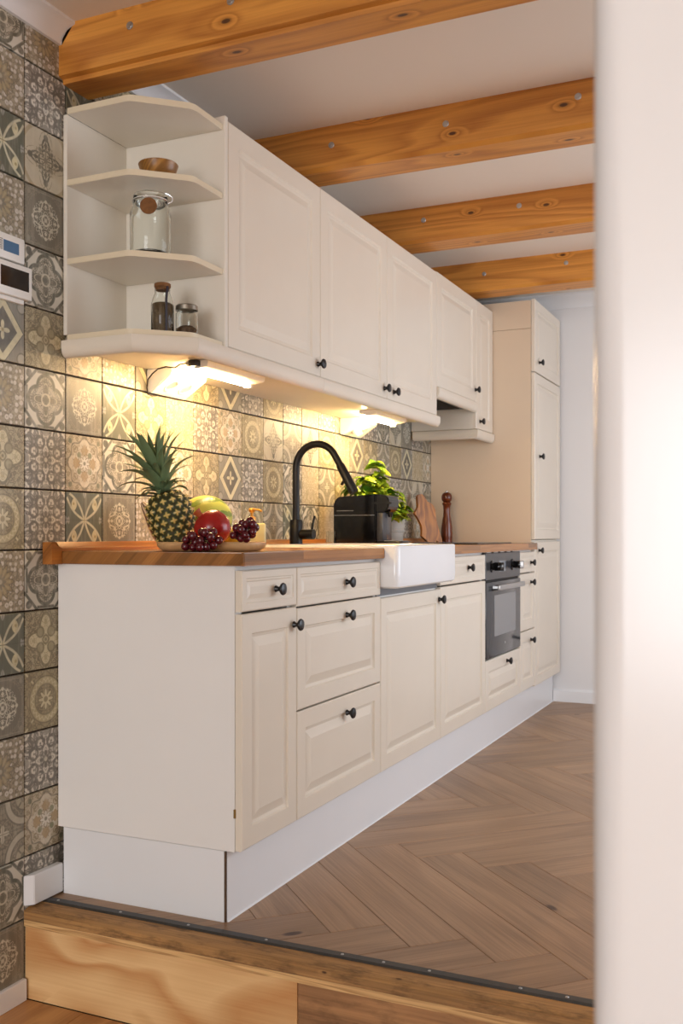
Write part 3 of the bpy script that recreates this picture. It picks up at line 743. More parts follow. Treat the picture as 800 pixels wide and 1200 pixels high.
# ---- wall cabinets
YU = -0.331; YUF = YU - 0.019
UX = [0.305, 0.912, 1.515, 2.115, 2.718, 3.014]
UZ0, UZ1 = 1.497, 2.142
def ucarcass(parent, x0, x1, z0, z1, mat=None, name='carcass'):
    return part(name, boxes([(x0, x0 + 0.016, YU, -0.002, z0, z1), (x1 - 0.016, x1, YU, -0.002, z0, z1), (x0 + 0.016, x1 - 0.016, YU, -0.002, z0, z0 + 0.016),
                             (x0 + 0.016, x1 - 0.016, YU, -0.002, z1 - 0.016, z1), (x0 + 0.016, x1 - 0.016, -0.010, -0.002, z0 + 0.016, z1 - 0.016)]), mat or M_SHELF, parent)
GU = 'wall cabinets above the worktop'
c1 = thing('wall_cabinet', 'single door wall cabinet directly beside the open corner shelf', 'cabinet', (0.6, -0.17, UZ0), GU)
ucarcass(c1, UX[0] + 0.001, UX[1] - 0.0005, UZ0, UZ1 - 0.004)
front(c1, 'door', UX[0], UX[1], UZ0, UZ1, YU, (373, 427), 'upper')
c2 = thing('wall_cabinet', 'double door wall cabinet above sink and coffee machine', 'cabinet', (1.5, -0.17, UZ0), GU)
ucarcass(c2, UX[1] + 0.0005, UX[3] - 0.0005, UZ0, UZ1 - 0.004)
front(c2, 'door', UX[1], UX[2], UZ0, UZ1, YU, (450, 455), 'upper')
front(c2, 'door', UX[2], UX[3], UZ0, UZ1, YU, (461, 459.5), 'upper')
HZ = 1.628
c3 = thing('wall_cabinet', 'shorter hood cabinet above the hob with dark extractor underneath', 'cabinet', (2.4, -0.17, HZ), GU)
ucarcass(c3, UX[3] + 0.0005, UX[4] - 0.0005, HZ, UZ1 + 0.002)
front(c3, 'door', UX[3], UX[4], HZ, UZ1 + 0.004, YU, (557, 457), 'upper')
part('extractor', box(UX[3] + 0.02, UX[4] - 0.02, YU + 0.02, -0.03, 1.596, HZ - 0.001), M_GREYMETAL, c3, 'dark metal extractor hood')
part('filter', boxes([(UX[3] + 0.05 + 0.02*i, UX[3] + 0.062 + 0.02*i, YU + 0.05, -0.06, 1.593, 1.5958) for i in range(25)]), M_DARK, c3)
c4 = thing('wall_cabinet', 'narrow single door wall cabinet touching the tall cupboard', 'cabinet', (2.87, -0.17, UZ0), GU)
ucarcass(c4, UX[4] + 0.0005, UX[5], UZ0, UZ1 + 0.002)
front(c4, 'door', UX[4], UX[5], UZ0, UZ1 + 0.004, YU, (562, 494), 'upper')
def rail_profile():
    # (outward offset, z)
    return [(-0.020, 0.0), (0.002, 0.0), (0.004, -0.004), (0.004, -0.022), (0.001, -0.034), (-0.006, -0.043), (-0.014, -0.046), (-0.020, -0.046)]
def sweep(path, prof, z):
    """path: xy points, outward = right-hand side of travel... profile offset along outward normal"""
    pts = [Vector(p) for p in path]; n = len(pts); rows = []
    for i, p_ in enumerate(pts):
        d0 = (p_ - pts[i-1]).normalized() if i else (pts[1] - p_).normalized()
        d1 = (pts[i+1] - p_).normalized() if i < n - 1 else d0
        n0 = Vector((d0.y, -d0.x)); n1 = Vector((d1.y, -d1.x)); nn = (n0 + n1).normalized(); k = 1 / max(0.3, nn.dot(n0))
        rows.append([(p_.x + nn.x*o_*k, p_.y + nn.y*o_*k, z + zz) for o_, zz in prof])
    m = len(prof); vs = [v for r in rows for v in r]; fs = []
    for i in range(n - 1):
        for k in range(m): fs.append((i*m+k, i*m+(k+1) % m, (i+1)*m+(k+1) % m, (i+1)*m+k))
    fs.append(tuple(range(m))); fs.append(tuple((n-1)*m + k for k in range(m)))
    return smooth_angle(mesh_from('rail', vs, fs), 32)
RZ = 1.493
lr = thing('light_rail', 'cream light rail running under the corner shelf and wall cabinets', 'light rail', (0.0, -0.2, RZ - 0.046))
SHX = 0.020
part('rail', sweep([(SHX - 0.004, -0.002), (SHX - 0.004, -0.232), (0.135, YUF - 0.010), (UX[1], YUF - 0.010)], rail_profile(), RZ), M_CREAM, lr)
part('rail', sweep([(UX[1] + 0.001, YUF - 0.010), (UX[3] + 0.006, YUF - 0.010)], rail_profile(), RZ), M_CREAM, lr)
part('under_board', prism([(SHX + 0.017, -0.002), (SHX + 0.017, -0.220), (0.14, YUF + 0.011), (UX[3] - 0.001, YUF + 0.011), (UX[3] - 0.001, -0.002)], 2, 1.474, 1.4765), M_SHELF, lr, 'cream underside board')
part('rail', sweep([(UX[3] + 0.003, YUF - 0.006), (UX[4] - 0.001, YUF - 0.006)], [(o_, zz * 1.05) for o_, zz in rail_profile()], HZ - 0.002), M_CREAM, c3)
part('rail', sweep([(UX[4] - 0.006, -0.012), (UX[4] - 0.006, YUF - 0.006), (UX[5], YUF - 0.006)], rail_profile(), RZ), M_CREAM, c4)

# ---- open corner shelf
cs = thing('corner_shelf', 'open white corner shelf unit with clipped boards on the tiled wall', 'shelf', (0.15, -0.17, RZ))
shp = [(SHX, -0.002), (SHX, -0.222), (0.138, -0.345), (0.300, -0.345), (0.300, -0.002)]
zs = [(1.4935, 1.5), (1.700, 1.716), (1.914, 1.930), (2.108, 2.125)]
zs[0] = (1.4935, 1.509)
part('back_panel', box(SHX + 0.002, 0.288, -0.014, -0.002, 1.509, 2.108), M_SHELF, cs)
part('side_panel', box(0.288, 0.304, -0.352, -0.002, 1.4935, 2.149, 0.002, 1), M_SHELF, cs)
def curved_shelf():
    p = [(SHX, -0.0145), (SHX, -0.205)]
    def qb(a, b_, c, n=5): return [tuple((1-t_)**2*a[i] + 2*(1-t_)*t_*b_[i] + t_*t_*c[i] for i in (0, 1)) for t_ in [k/n for k in range(n+1)]]
    p += qb((SHX, -0.205), (SHX, -0.222), (SHX + 0.013, -0.235))[1:]
    p += qb((0.125, -0.333), (0.137, -0.345), (0.155, -0.345))
    p += [(0.2875, -0.345), (0.2875, -0.0145)]
    return p
for n, (a, b_) in enumerate(zs):
    me = prism(curved_shelf(), 2, a, b_, 0.0015); me.materials.append(M_SHELF); me.materials.append(M_EDGE)
    for f in me.polygons: f.material_index = 1 if abs(f.normal.z) < 0.5 else 0
    part('shelf_board', me, M_SHELF, cs)

# ================================================================== lamps, sockets, thermostat
M_TUBE = bpy.data.materials.new('warm_tube_light'); M_TUBE.use_nodes = True
nt = M_TUBE.node_tree; nt.nodes.remove(nt.nodes['Principled BSDF']); em = nt.nodes.new('ShaderNodeEmission')
em.inputs[0].default_value = (1.0, 0.66, 0.30, 1); em.inputs[1].default_value = 205
nt.links.new(em.outputs[0], nt.nodes['Material Output'].inputs[0])
for n, x0 in enumerate((0.345, 1.625)):
    L = 0.325; yl = -0.205; zt = 1.4735
    t = thing('tube_lamp', ('lit tube lamp under the cabinet above the fruit platter', 'lit tube lamp under the cabinet above the coffee machine')[n], 'lamp', (x0, yl, zt), 'tube lamps under the wall cabinets')
    part('housing', prism([(yl - 0.060, zt), (yl - 0.056, zt - 0.018), (yl - 0.018, zt - 0.024), (yl + 0.018, zt - 0.012), (yl + 0.020, zt)], 0, x0 - 0.008, x0 + L + 0.012, 0.002), M_PLASTIC, t)
    tb = part('tube', shift(lathe([(0.0, 0.0), (0.008, 0.001), (0.0105, 0.006), (0.0105, L - 0.006), (0.008, L - 0.001), (0.0, L)], 16, 'Z'), (0, 0, 0)), M_TUBE, t, 'glowing warm white tube')
    tb.rotation_euler = (0, PI / 2, 0); tb.location = Vector((x0, yl, zt - 0.022)) - WORLD[t.name]
    tb.data.transform(Matrix.Translation(WORLD[t.name]))
    part('end_clip', box(x0 + L - 0.002, x0 + L + 0.010, yl - 0.013, yl + 0.013, zt - 0.036, zt - 0.010, 0.003, 2), M_PLASTIC, t)
    part('plug', box(x0 - 0.03 if n == 0 else x0 + L + 0.012, x0 - 0.008 if n == 0 else x0 + L + 0.036, yl - 0.035, yl - 0.005, zt - 0.018, zt - 0.001, 0.003, 2), M_WIRE, t)
for n, (x0, x1) in enumerate(((0.405, 0.60), (1.83, 2.03))):
    k = thing('corner_socket', ('white slanted double socket box under the cabinet by the first lamp', 'white slanted socket box with a plug beside the second lamp')[n], 'socket', (x0, -0.03, 1.40))
    part('housing', prism([(-0.001, 1.4735), (-0.001, 1.404), (-0.014, 1.400), (-0.095, 1.455), (-0.098, 1.4735)], 0, x0, x1, 0.003), M_PLASTIC, k)
    nn = Vector((0, -0.055, -0.081)).normalized()
    for i in range(2):
        cx = x0 + (x1 - x0) * (0.3 + 0.4 * i)
        cpt = Vector((cx, -0.0545, 1.4275))
        f = obj('socket_plate', lathe([(0.0, -0.006), (0.017, -0.006), (0.020, 0.002), (0.026, 0.002), (0.027, 0.0)], 20), M_PLASTIC, k, cpt)
        f.rotation_mode = 'QUATERNION'; f.rotation_quaternion = nn.to_track_quat('Z', 'Y')
        for sgn in (-1, 1):
            h_ = bpy.data.objects.new('contact', shift(lathe([(0.0, 0.0015), (0.0025, 0.0015), (0.003, 0.0)], 8), (sgn * 0.008, 0, -0.0055))); COL.objects.link(h_)
            h_.data.materials.append(M_DARK); h_.parent = f
    if n == 1:
        cpt = Vector((x0 + 0.05, -0.0545, 1.4275)) + nn * 0.002
        f = obj('plug', lathe([(0.0, 0.0), (0.019, 0.0), (0.019, 0.022), (0.014, 0.034), (0.0, 0.036)], 18), M_PLASTIC, k, cpt)
        f.rotation_mode = 'QUATERNION'; f.rotation_quaternion = nn.to_track_quat('Z', 'Y')
tag(obj('power_cable', tube([(0.3120, -0.225, 1.462), (0.318, -0.200, 1.464), (0.335, -0.17, 1.466), (0.352, -0.14, 1.460), (0.365, -0.10, 1.468), (0.378, -0.062, 1.466), (0.388, -0.035, 1.455), (0.397, -0.012, 1.440), (0.398, -0.008, 1.415), (0.400, -0.010, 1.396), (0.415, -0.014, 1.392), (0.432, -0.020, 1.394)], 0.0022, 6), M_WIRE), 'dark cable looping from tube lamp to slanted socket box', 'cable')
M_LCD = new_mat('blue_lcd', (70, 112, 150), 0.2)
t = thing('thermostat', 'white wall thermostat with a small blue display', 'thermostat', (-0.20, 0, 1.655))
part('case', box(-0.262, -0.145, -0.018, -0.0005, 1.657, 1.722, 0.004, 2), M_PLASTIC, t)
part('display', box(-0.222, -0.168, -0.0188, -0.0178, 1.676, 1.704), M_LCD, t)
part('printed_lines', boxes([(-0.238, -0.225, -0.0185, -0.0178, 1.678 + 0.0042*i, 1.6795 + 0.0042*i) for i in range(7)]), M_DARK, t)
t = thing('control_display', 'white wall panel with a dark screen below the thermostat', 'control panel', (-0.20, 0, 1.57))
part('case', box(-0.30, -0.123, -0.022, -0.0005, 1.568, 1.652, 0.003, 2), M_PLASTIC, t)
part('screen', box(-0.236, -0.136, -0.0228, -0.0218, 1.588, 1.638), new_mat('dark_screen', (34, 26, 20), 0.1), t)
part('lower_plate', box(-0.30, -0.142, -0.012, -0.0005, 1.556, 1.5675, 0.001, 1), M_PLASTIC, t)
# ================================================================== things on shelf and worktop
# ---- glass and contents
M_GLASS = new_mat('clear_glass', (250, 252, 250), 0.02, 0.0, **{'Transmission Weight': 1.0, 'IOR': 1.3})
M_CORK = painted('cork', (150, 100, 56), 0.9, 0.4, 90)
M_HERB = painted('dried_herbs', (140, 112, 76), 0.9, 0.75, 160)
M_SEED = painted('brown_seeds', (120, 86, 52), 0.9, 0.7, 200)
M_LID = new_mat('brushed_lid', (150, 142, 128), 0.35, 0.9)
def onz(x, y, z):
    r = ray(x, y); return CAM + r * ((z - CAM.z) / r.z)
Q = 1.930
BWX, BWY = 0.123, -0.241
bw = thing('wooden_bowl', 'small turned wooden bowl on the upper board of the corner shelf', 'bowl', (BWX, BWY, Q))
part('shell', shift(lathe([(0.0, 0.0), (0.036, 0.0), (0.042, 0.005), (0.050, 0.026), (0.054, 0.038), (0.052, 0.0405), (0.049, 0.038), (0.043, 0.016), (0.032, 0.008), (0.0, 0.007)], 32), (BWX, BWY, Q + 0.0004)), M_BOWLWOOD, bw)
# swing-top storage jar
jx, jy, jz = 0.101, -0.231, 1.7163
j = thing('storage_jar', 'large clear glass storage jar with clip lid and round cork tag', 'jar', (jx, jy, jz))
part('jar_body', shift(lathe([(0.0, 0.0), (0.046, 0.0), (0.053, 0.005), (0.055, 0.015), (0.055, 0.1120), (0.051, 0.1299), (0.044, 0.1411), (0.045, 0.1478), (0.042, 0.1478), (0.041, 0.1400), (0.048, 0.1266), (0.052, 0.099), (0.052, 0.016), (0.049, 0.008), (0.0, 0.005)], 32), (jx, jy, jz)), M_GLASS, j)
ld = part('lid', shift(lathe([(0.0, 0.1501), (0.045, 0.1501), (0.046, 0.1546), (0.045, 0.1646), (0.036, 0.1691), (0.0, 0.1702)], 32), (jx, jy, jz)), M_GLASS, j)
part('wire_ring', shift(lathe([(0.0465, 0.1439), (0.0490, 0.1439), (0.0490, 0.1473), (0.0465, 0.1473)], 28, closed=True), (jx, jy, jz)), M_CHROME, j)
part('seal_ring', shift(lathe([(0.040, 0.1481), (0.0475, 0.1481), (0.0475, 0.1499), (0.040, 0.1499)], 28, closed=True), (jx, jy, jz)), M_PLASTIC, j)
side = RIGHT
part('clip', tube([Vector((jx, jy, jz)) + side * a + UP * b_ for a, b_ in ((0.047, 0.1434), (0.058, 0.1478), (0.060, 0.1590), (0.050, 0.1669), (0.040, 0.1708))], 0.0016, 6), M_CHROME, j)
tgc = Vector((jx, jy, jz)) - FWD * 0.0585 + UP * 0.118 + RIGHT * 0.006
tg = obj('tag', lathe([(0.0, 0.0), (0.0225, 0.0), (0.0225, 0.003), (0.0, 0.003)], 24), M_CORK, j, tgc, label='round brown cork tag')
tg.rotation_mode = 'QUATERNION'; tg.rotation_quaternion = (-FWD + UP * 0.08).normalized().to_track_quat('Z', 'Y')
# spice bottle with cork, leaning stirrer
sx, sy, sz = 0.134, -0.247, 1.5093
j = thing('spice_bottle', 'cork stoppered glass bottle filled with dark dried herbs', 'bottle', (sx, sy, sz))
part('bottle_glass', shift(lathe([(0.0, 0.0), (0.028, 0.0), (0.031, 0.004), (0.031, 0.082), (0.027, 0.098), (0.021, 0.112), (0.021, 0.128), (0.019, 0.128), (0.019, 0.112), (0.025, 0.097), (0.029, 0.081), (0.029, 0.005), (0.0, 0.003)], 28), (sx, sy, sz)), M_GLASS, j)
part('herbs', shift(lathe([(0.0, 0.0035), (0.0285, 0.0055), (0.0285, 0.082), (0.022, 0.086), (0.0, 0.084)], 24), (sx, sy, sz)), M_HERB, j, 'dark dried herb filling')
part('cork', shift(lathe([(0.0, 0.120), (0.0185, 0.120), (0.0205, 0.129), (0.0225, 0.130), (0.0225, 0.138), (0.020, 0.140), (0.0, 0.140)], 24), (sx, sy, sz)), M_CORK, j, 'brown cork stopper')
ctr = Vector((sx, sy, sz))
part('label_ribbon', tube([ctr - FWD * 0.033 + RIGHT * 0.016 + UP * a for a in (0.004, 0.05, 0.09)] + [ctr - FWD * 0.026 + RIGHT * 0.018 + UP * 0.126], 0.0036, 6), new_mat('dark_ribbon', (34, 22, 34), 0.5), j, 'dark vertical band')
jx2, jy2 = 0.172, -0.300
j = thing('spice_jar', 'short glass jar with metal lid and few brown seeds', 'jar', (jx2, jy2, sz))
part('jar_glass', shift(lathe([(0.0000, 0.0), (0.0276, 0.0), (0.0310, 0.004), (0.0310, 0.058), (0.0264, 0.066), (0.0264, 0.072), (0.0242, 0.072), (0.0242, 0.065), (0.0287, 0.057), (0.0287, 0.005), (0.0000, 0.003)], 28), (jx2, jy2, sz)), M_GLASS, j)
part('seeds', shift(lathe([(0.0000, 0.0035), (0.0282, 0.0055), (0.0282, 0.018), (0.0161, 0.026), (0.0000, 0.028)], 20), (jx2, jy2, sz)), M_SEED, j)
part('lid', shift(lathe([(0.0000, 0.0725), (0.0270, 0.0725), (0.0287, 0.068), (0.0305, 0.069), (0.0305, 0.080), (0.0276, 0.083), (0.0000, 0.084)], 28), (jx2, jy2, sz)), M_LID, j)

# ---- fruit platter
DP = 2.70
pc = at(248, 640, DP); pc.z = WT + 0.0005
def ellipse_stack(a, b_, levels, n=40, ex=2.3):
    vs, fs = [], []
    for sc, z in levels:
        for i in range(n):
            t_ = 2 * PI * i / n
            cx = math.copysign(abs(math.cos(t_)) ** (2/ex), math.cos(t_)); sy_ = math.copysign(abs(math.sin(t_)) ** (2/ex), math.sin(t_))
            vs.append(((a * cx - 0.0) * sc if sc > 0.3 else a*cx*sc, b_ * sy_ * sc, z))
    for k in range(len(levels) - 1):
        for i in range(n):
            j_ = (i + 1) % n; fs.append((k*n+i, k*n+j_, (k+1)*n+j_, (k+1)*n+i))
    fs.append(tuple(range(n))[::-1]); fs.append(tuple((len(levels)-1)*n + i for i in range(n)))
    return smooth_angle(mesh_from('m', vs, fs), 50)
pl = thing('fruit_platter', 'pale oval wooden platter holding the fruit on the worktop', 'platter', pc)
ang = math.atan2(RIGHT.y, RIGHT.x) + 0.12
obj('dish', ellipse_stack(0.146, 0.105, [(0.82, 0.0), (0.90, 0.002), (0.97, 0.010), (1.0, 0.018), (0.995, 0.023), (0.97, 0.025), (0.94, 0.023), (0.88, 0.014), (0.75, 0.010)]), M_PLATTER, pl, pc, (0, 0, ang))
PZ = pc.z + 0.0105
# pineapple
M_PINE = painted('pineapple_rind', (72, 66, 22), 0.6, 0.5, 50)
M_EYE = new_mat('pineapple_eye', (150, 112, 40), 0.5); nt, b = nodes(M_EYE)
sepz = nt.nodes.new('ShaderNodeSeparateXYZ'); tcn = nt.nodes.new('ShaderNodeTexCoord'); nt.links.new(tcn.outputs['Object'], sepz.inputs[0])
rr_ = hyp(E(nt, sepz.outputs[0]), E(nt, sepz.outputs[1]))
cc = mixc(nt, inside(rr_ - (0.0062 + (E(nt, sepz.outputs[1]).atan2(E(nt, sepz.outputs[0])) * 4.0).cos() * 0.0022), 0.0055), lin((52, 64, 20)), lin((222, 192, 112)))
nt.links.new(cc, b.inputs['Base Color'])
M_LEAF = painted('pineapple_leaf', (126, 150, 104), 0.45, 0.45, 14)
base_p = at(211, 634, 2.745); base_p.z = PZ
axis = (UP - RIGHT * 0.30).normalized()
pa = thing('pineapple', 'whole pineapple with spiky green crown standing on the platter', 'pineapple', base_p)
PH, PR = 0.150, 0.062
def prad(t_): return PR * (0.62 + 0.38 * math.sin(PI * min(1, max(0, 0.10 + 0.72 * t_)))) * (1.0 if t_ < 0.86 else 1 - (t_ - 0.86) * 2.2)
rotq = axis.to_track_quat('Z', 'Y')
bd = obj('body', lathe([(0.0, 0.004)] + [(prad(k/12) * 0.97, 0.004 + PH * k/12) for k in range(13)] + [(0.0, PH)], 28), M_PINE, pa, base_p)
bd.rotation_mode = 'QUATERNION'; bd.rotation_quaternion = rotq
me = mesh_from('eye', [(0.0125, 0, 0), (0.008, 0.0075, 0.001), (0, 0.0115, 0), (-0.008, 0.0075, 0.001), (-0.0125, 0, 0), (-0.008, -0.0075, 0.001), (0, -0.0115, 0), (0.008, -0.0075, 0.001),
                       (0.0055, 0.004, 0.0042), (-0.0055, 0.004, 0.0042), (-0.0055, -0.004, 0.0042), (0.0055, -0.004, 0.0042), (0.0, 0.004, 0.0085)],
               [(0,1,8),(1,2,9,8),(2,3,9),(3,4,9),(4,5,10),(4,10,9),(5,6,10),(6,7,11,10),(7,0,11),(0,8,11),(8,9,12),(9,10,12),(10,11,12),(11,8,12)])
NR, NC = 8, 14
for r_ in range(NR):
    t_ = (r_ + 0.6) / (NR + 0.1); R0 = prad(t_) * 0.965
    slope = (prad(t_ + 0.03) - prad(t_ - 0.03)) / (0.06 * PH)
    for k in range(NC):
        a = 2 * PI * (k + 0.5 * (r_ % 2)) / NC
        n_l = Vector((math.cos(a), math.sin(a), -slope)).normalized()
        p_l = Vector((R0 * math.cos(a), R0 * math.sin(a), 0.004 + PH * t_))
        e = bpy.data.objects.new('eye', me); COL.objects.link(e); e.parent = bd; e.location = p_l
        if not me.materials: me.materials.append(M_EYE)
        up_ = (UP - n_l * UP.dot(n_l)).normalized(); xx = up_.cross(n_l)
        e.rotation_mode = 'QUATERNION'; e.rotation_quaternion = Matrix((xx, up_, n_l)).transposed().to_quaternion()
        q = R0 * 2 * PI / NC / 0.0262; e.scale = (q, q * 0.95, q)
crown = obj('crown_core', lathe([(0.0, 0.0), (0.016, 0.0), (0.012, 0.03), (0.0, 0.05)], 10), M_LEAF, pa, base_p + axis * (PH - 0.004))
crown.rotation_mode = 'QUATERNION'; crown.rotation_quaternion = rotq
def blade(L, W, bend, n=7):
    vs, fs = [], []
    for i in range(n + 1):
        t_ = i / n; wd = W * (1 - t_) ** 0.75 * (0.75 + 0.6 * t_) if i < n else 0.0004
        a = bend * t_ * t_
        x = L * (math.sin(a) * 0.5 * t_ + 0.0) + 0.0; z = L * t_ * math.cos(a * 0.55)
        vs += [(x - 0.20 * wd, -wd, z), (x + 0.25 * wd, 0, z), (x - 0.20 * wd, wd, z)]
    for i in range(n):
        o_ = 3 * i
        fs += [(o_, o_+1, o_+4, o_+3), (o_+1, o_+2, o_+5, o_+4)]
    m_ = mesh_from('leaf', vs, fs, True); return m_
BL = [blade(0.070, 0.0145, 1.3), blade(0.105, 0.0165, 0.9), blade(0.130, 0.0165, 0.6), blade(0.120, 0.0140, 0.3)]
cax = (UP - RIGHT * 0.30).normalized(); rotq2 = cax.to_track_quat('Z', 'Y')
rg = random.Random(5)
NLV = 50
for i in range(NLV):
    f = i / NLV
    az = i * 2.399963; tilt = math.radians(58 - 53 * f + rg.uniform(-6, 6))
    m_ = BL[min(3, int(f * 4))]
    M = rotq2.to_matrix() @ Matrix.Rotation(az, 3, 'Z') @ Matrix.Rotation(tilt, 3, 'Y')
    lf = obj('leaf', m_, M_LEAF, pa, base_p + axis * (PH - 0.002) + cax * (0.060 * f) + (rotq @ Vector((0.008 * math.cos(az), 0.008 * math.sin(az), 0))))
    lf.rotation_mode = 'QUATERNION'; lf.rotation_quaternion = M.to_quaternion()
    k = rg.uniform(0.98, 1.25); lf.scale = (k, k, k)
# melon
M_MELON = new_mat('melon_rind', (190, 186, 70), 0.35); nt, b = nodes(M_MELON)
sp = nt.nodes.new('ShaderNodeSeparateXYZ'); tcn = nt.nodes.new('ShaderNodeTexCoord'); nt.links.new(tcn.outputs['Object'], sp.inputs[0])
nz = noise(nt, tcn.outputs['Object'], 38, 3)
th = E(nt, sp.outputs[1]).atan2(E(nt, sp.outputs[0]))
st = inside(0.30 - ((th * 8.0 + nz * 3.6).cos()), 0.35)
nt.links.new(mixc(nt, st * (nz + 0.35).clamp(), lin((202, 204, 92)), lin((104, 138, 38))), b.inputs['Base Color'])
mc = at(240, 606, 2.935)
ml = thing('melon', 'pale yellow-green striped melon behind the red pomegranate', 'melon', (mc.x, mc.y, PZ))
mb = obj('rind', sphere(0.074, 28, 18, (1, 1, 1.10)), M_MELON, ml, (mc.x, mc.y, PZ + 0.0745)); mb.rotation_euler = (0.2, PI / 2 - 0.2, YAW - 0.9)
# pomegranate
M_POM = painted('pomegranate_skin', (186, 30, 24), 0.25, 0.35, 30)
q = at(249, 616, 2.68)
pm = thing('pomegranate', 'glossy red pomegranate in the middle of the platter', 'pomegranate', (q.x, q.y, PZ))
prof = [(0.0, -0.042), (0.016, -0.041), (0.032, -0.032), (0.043, -0.014), (0.0455, 0.004), (0.041, 0.022), (0.030, 0.035), (0.017, 0.041), (0.010, 0.043), (0.0, 0.0425)]
pb = obj('skin', lathe(prof, 24), M_POM, pm, (q.x, q.y, PZ + 0.0505)); pb.rotation_mode = 'QUATERNION'
pb.scale = (1.1, 1.1, 1.1); pb.rotation_quaternion = (UP * 0.8 - RIGHT * 0.75 - FWD * 0.2).normalized().to_track_quat('Z', 'Y')
sm = lathe([(0.008, 0.040), (0.0075, 0.048), (0.012, 0.058), (0.011, 0.058), (0.006, 0.048), (0.006, 0.041)], 12)
cl = obj('calyx', sm, painted('calyx', (196, 92, 40), 0.5, 0.3, 40), pm, (q.x, q.y, PZ + 0.0505)); cl.scale = (1.1, 1.1, 1.1); cl.rotation_mode = 'QUATERNION'; cl.rotation_quaternion = pb.rotation_quaternion
# lemon
M_LEMON = painted('lemon_peel', (226, 182, 40), 0.4, 0.15, 90)
q = at(271, 620, 2.80)
lm_ = thing('lemon', 'yellow lemon half hidden behind the right bunch of grapes', 'lemon', (q.x, q.y, PZ))
lb = obj('peel', lathe([(0.0, -0.038), (0.005, -0.037), (0.009, -0.032), (0.021, -0.022), (0.027, -0.006), (0.027, 0.008), (0.020, 0.023), (0.009, 0.032), (0.005, 0.036), (0.0, 0.037)], 20), M_LEMON, lm_, (q.x, q.y, PZ + 0.0275), (PI / 2, 0, YAW + 0.4))
# striped bulb left of the pineapple
M_SHAL = new_mat('brown_striped_shell', (150, 100, 66), 0.4); nt, b = nodes(M_SHAL)
sp = nt.nodes.new('ShaderNodeSeparateXYZ'); tcn = nt.nodes.new('ShaderNodeTexCoord'); nt.links.new(tcn.outputs['Object'], sp.inputs[0])
th = E(nt, sp.outputs[1]).atan2(E(nt, sp.outputs[0]))
nt.links.new(mixc(nt, (((th * 8.0).cos()) * 0.5 + 0.5), lin((222, 196, 160)), lin((92, 50, 30))), b.inputs['Base Color'])
q = at(192, 624, 2.89); q.z = WT + 0.001
sh = thing('gourd', 'brown and cream striped small gourd poking out behind the pineapple', 'gourd', q)
gb = obj('rind', lathe([(0.0, -0.038), (0.018, -0.034), (0.034, -0.016), (0.037, 0.004), (0.030, 0.026), (0.020, 0.044), (0.013, 0.060), (0.006, 0.070), (0.0, 0.071)], 20), M_SHAL, sh, q + UP * 0.0515)
gb.rotation_mode = 'QUATERNION'; gb.rotation_quaternion = (UP * 0.8 - RIGHT * 0.6).normalized().to_track_quat('Z', 'Y'); gb.scale = (1, 1, 1.5)
# grapes
M_GRAPE = new_mat('dark_red_grape', (84, 16, 26), 0.22, 0.0, **{'Subsurface Weight': 0.0, 'Coat Weight': 0.2})
M_STEM = painted('green_stem', (110, 104, 50), 0.6, 0.3, 60)
GR = sphere(0.0106, 16, 10)
def grapes(label, ctr, ex, n, seed, floor_z, ax):
    g = thing('grape_bunch', label, 'grapes', (ctr.x, ctr.y, floor_z), 'bunches of dark red grapes')
    r_ = random.Random(seed); pts = []
    tries = 0
    while len(pts) < n and tries < 6000:
        tries += 1
        v = Vector((r_.gauss(0, 1), r_.gauss(0, 1), r_.gauss(0, 1))).normalized() * (r_.random() ** 0.4)
        p_ = ctr + ax * (v.x * ex[0]) + FWD * (v.y * ex[1]) + UP * (v.z * ex[2])
        if p_.z < floor_z + 0.0118: p_.z = floor_z + 0.0118
        if all((p_ - o_).length > 0.0180 for o_ in pts): pts.append(p_)
    for p_ in pts:
        e = obj('grape', GR, M_GRAPE, g, p_); k = r_.uniform(0.88, 1.1); e.scale = (k, k, k * 1.06); e.rotation_euler = (r_.uniform(-.5, .5), r_.uniform(-.5, .5), 0)
    part('stem', tube([ctr - ax * ex[0] * 0.9, ctr - ax * ex[0] * 0.3 + UP * 0.006, ctr + ax * ex[0] * 0.3, ctr + ax * ex[0] * 0.9 + UP * 0.01], 0.0018, 6), M_STEM, g)
c_ = at(236, 634, 2.565); grapes('dark red grape bunch drooping over the platter rim below the pomegranate', c_, (0.048, 0.022, 0.030), 30, 3, WT + 0.001, RIGHT)
c_ = at(288, 622, 2.60); grapes('dark red grape bunch on the platter end beside the soap dispenser', c_, (0.036, 0.024, 0.026), 20, 9, PZ + 0.012, (RIGHT + UP * 0.25).normalized())

# ---- soap dispenser
M_SOAP = new_mat('pale_olive_ceramic', (210, 204, 146), 0.3)
M_AMBER = new_mat('amber_pump', (196, 146, 62), 0.3, 0.3)
sx, sy = 0.700, -0.205
so = thing('soap_dispenser', 'pale yellow block soap dispenser with an amber pump', 'soap dispenser', (sx, sy, WT))
sb = obj('bottle', box(-0.043, 0.043, -0.028, 0.028, 0.0005, 0.082, 0.008, 3), M_SOAP, so, (sx, sy, WT)); sb.rotation_euler = (0, 0, YAW - PI / 2 + 0.2)
obj('collar', lathe([(0.0, 0.0), (0.014, 0.0), (0.014, 0.018), (0.009, 0.021), (0.0, 0.021)], 16), M_AMBER, so, (sx, sy, WT + 0.0822))
obj('pump', lathe([(0.0, 0.0), (0.005, 0.0), (0.005, 0.012), (0.010, 0.016), (0.012, 0.022), (0.009, 0.028), (0.0, 0.029)], 16), M_AMBER, so, (sx, sy, WT + 0.103))
part('nozzle', tube([Vector((sx, sy, WT + 0.125)), Vector((sx, sy, WT + 0.126)) + RIGHT * 0.02, Vector((sx, sy, WT + 0.120)) + RIGHT * 0.032], 0.0035, 8), M_AMBER, so)

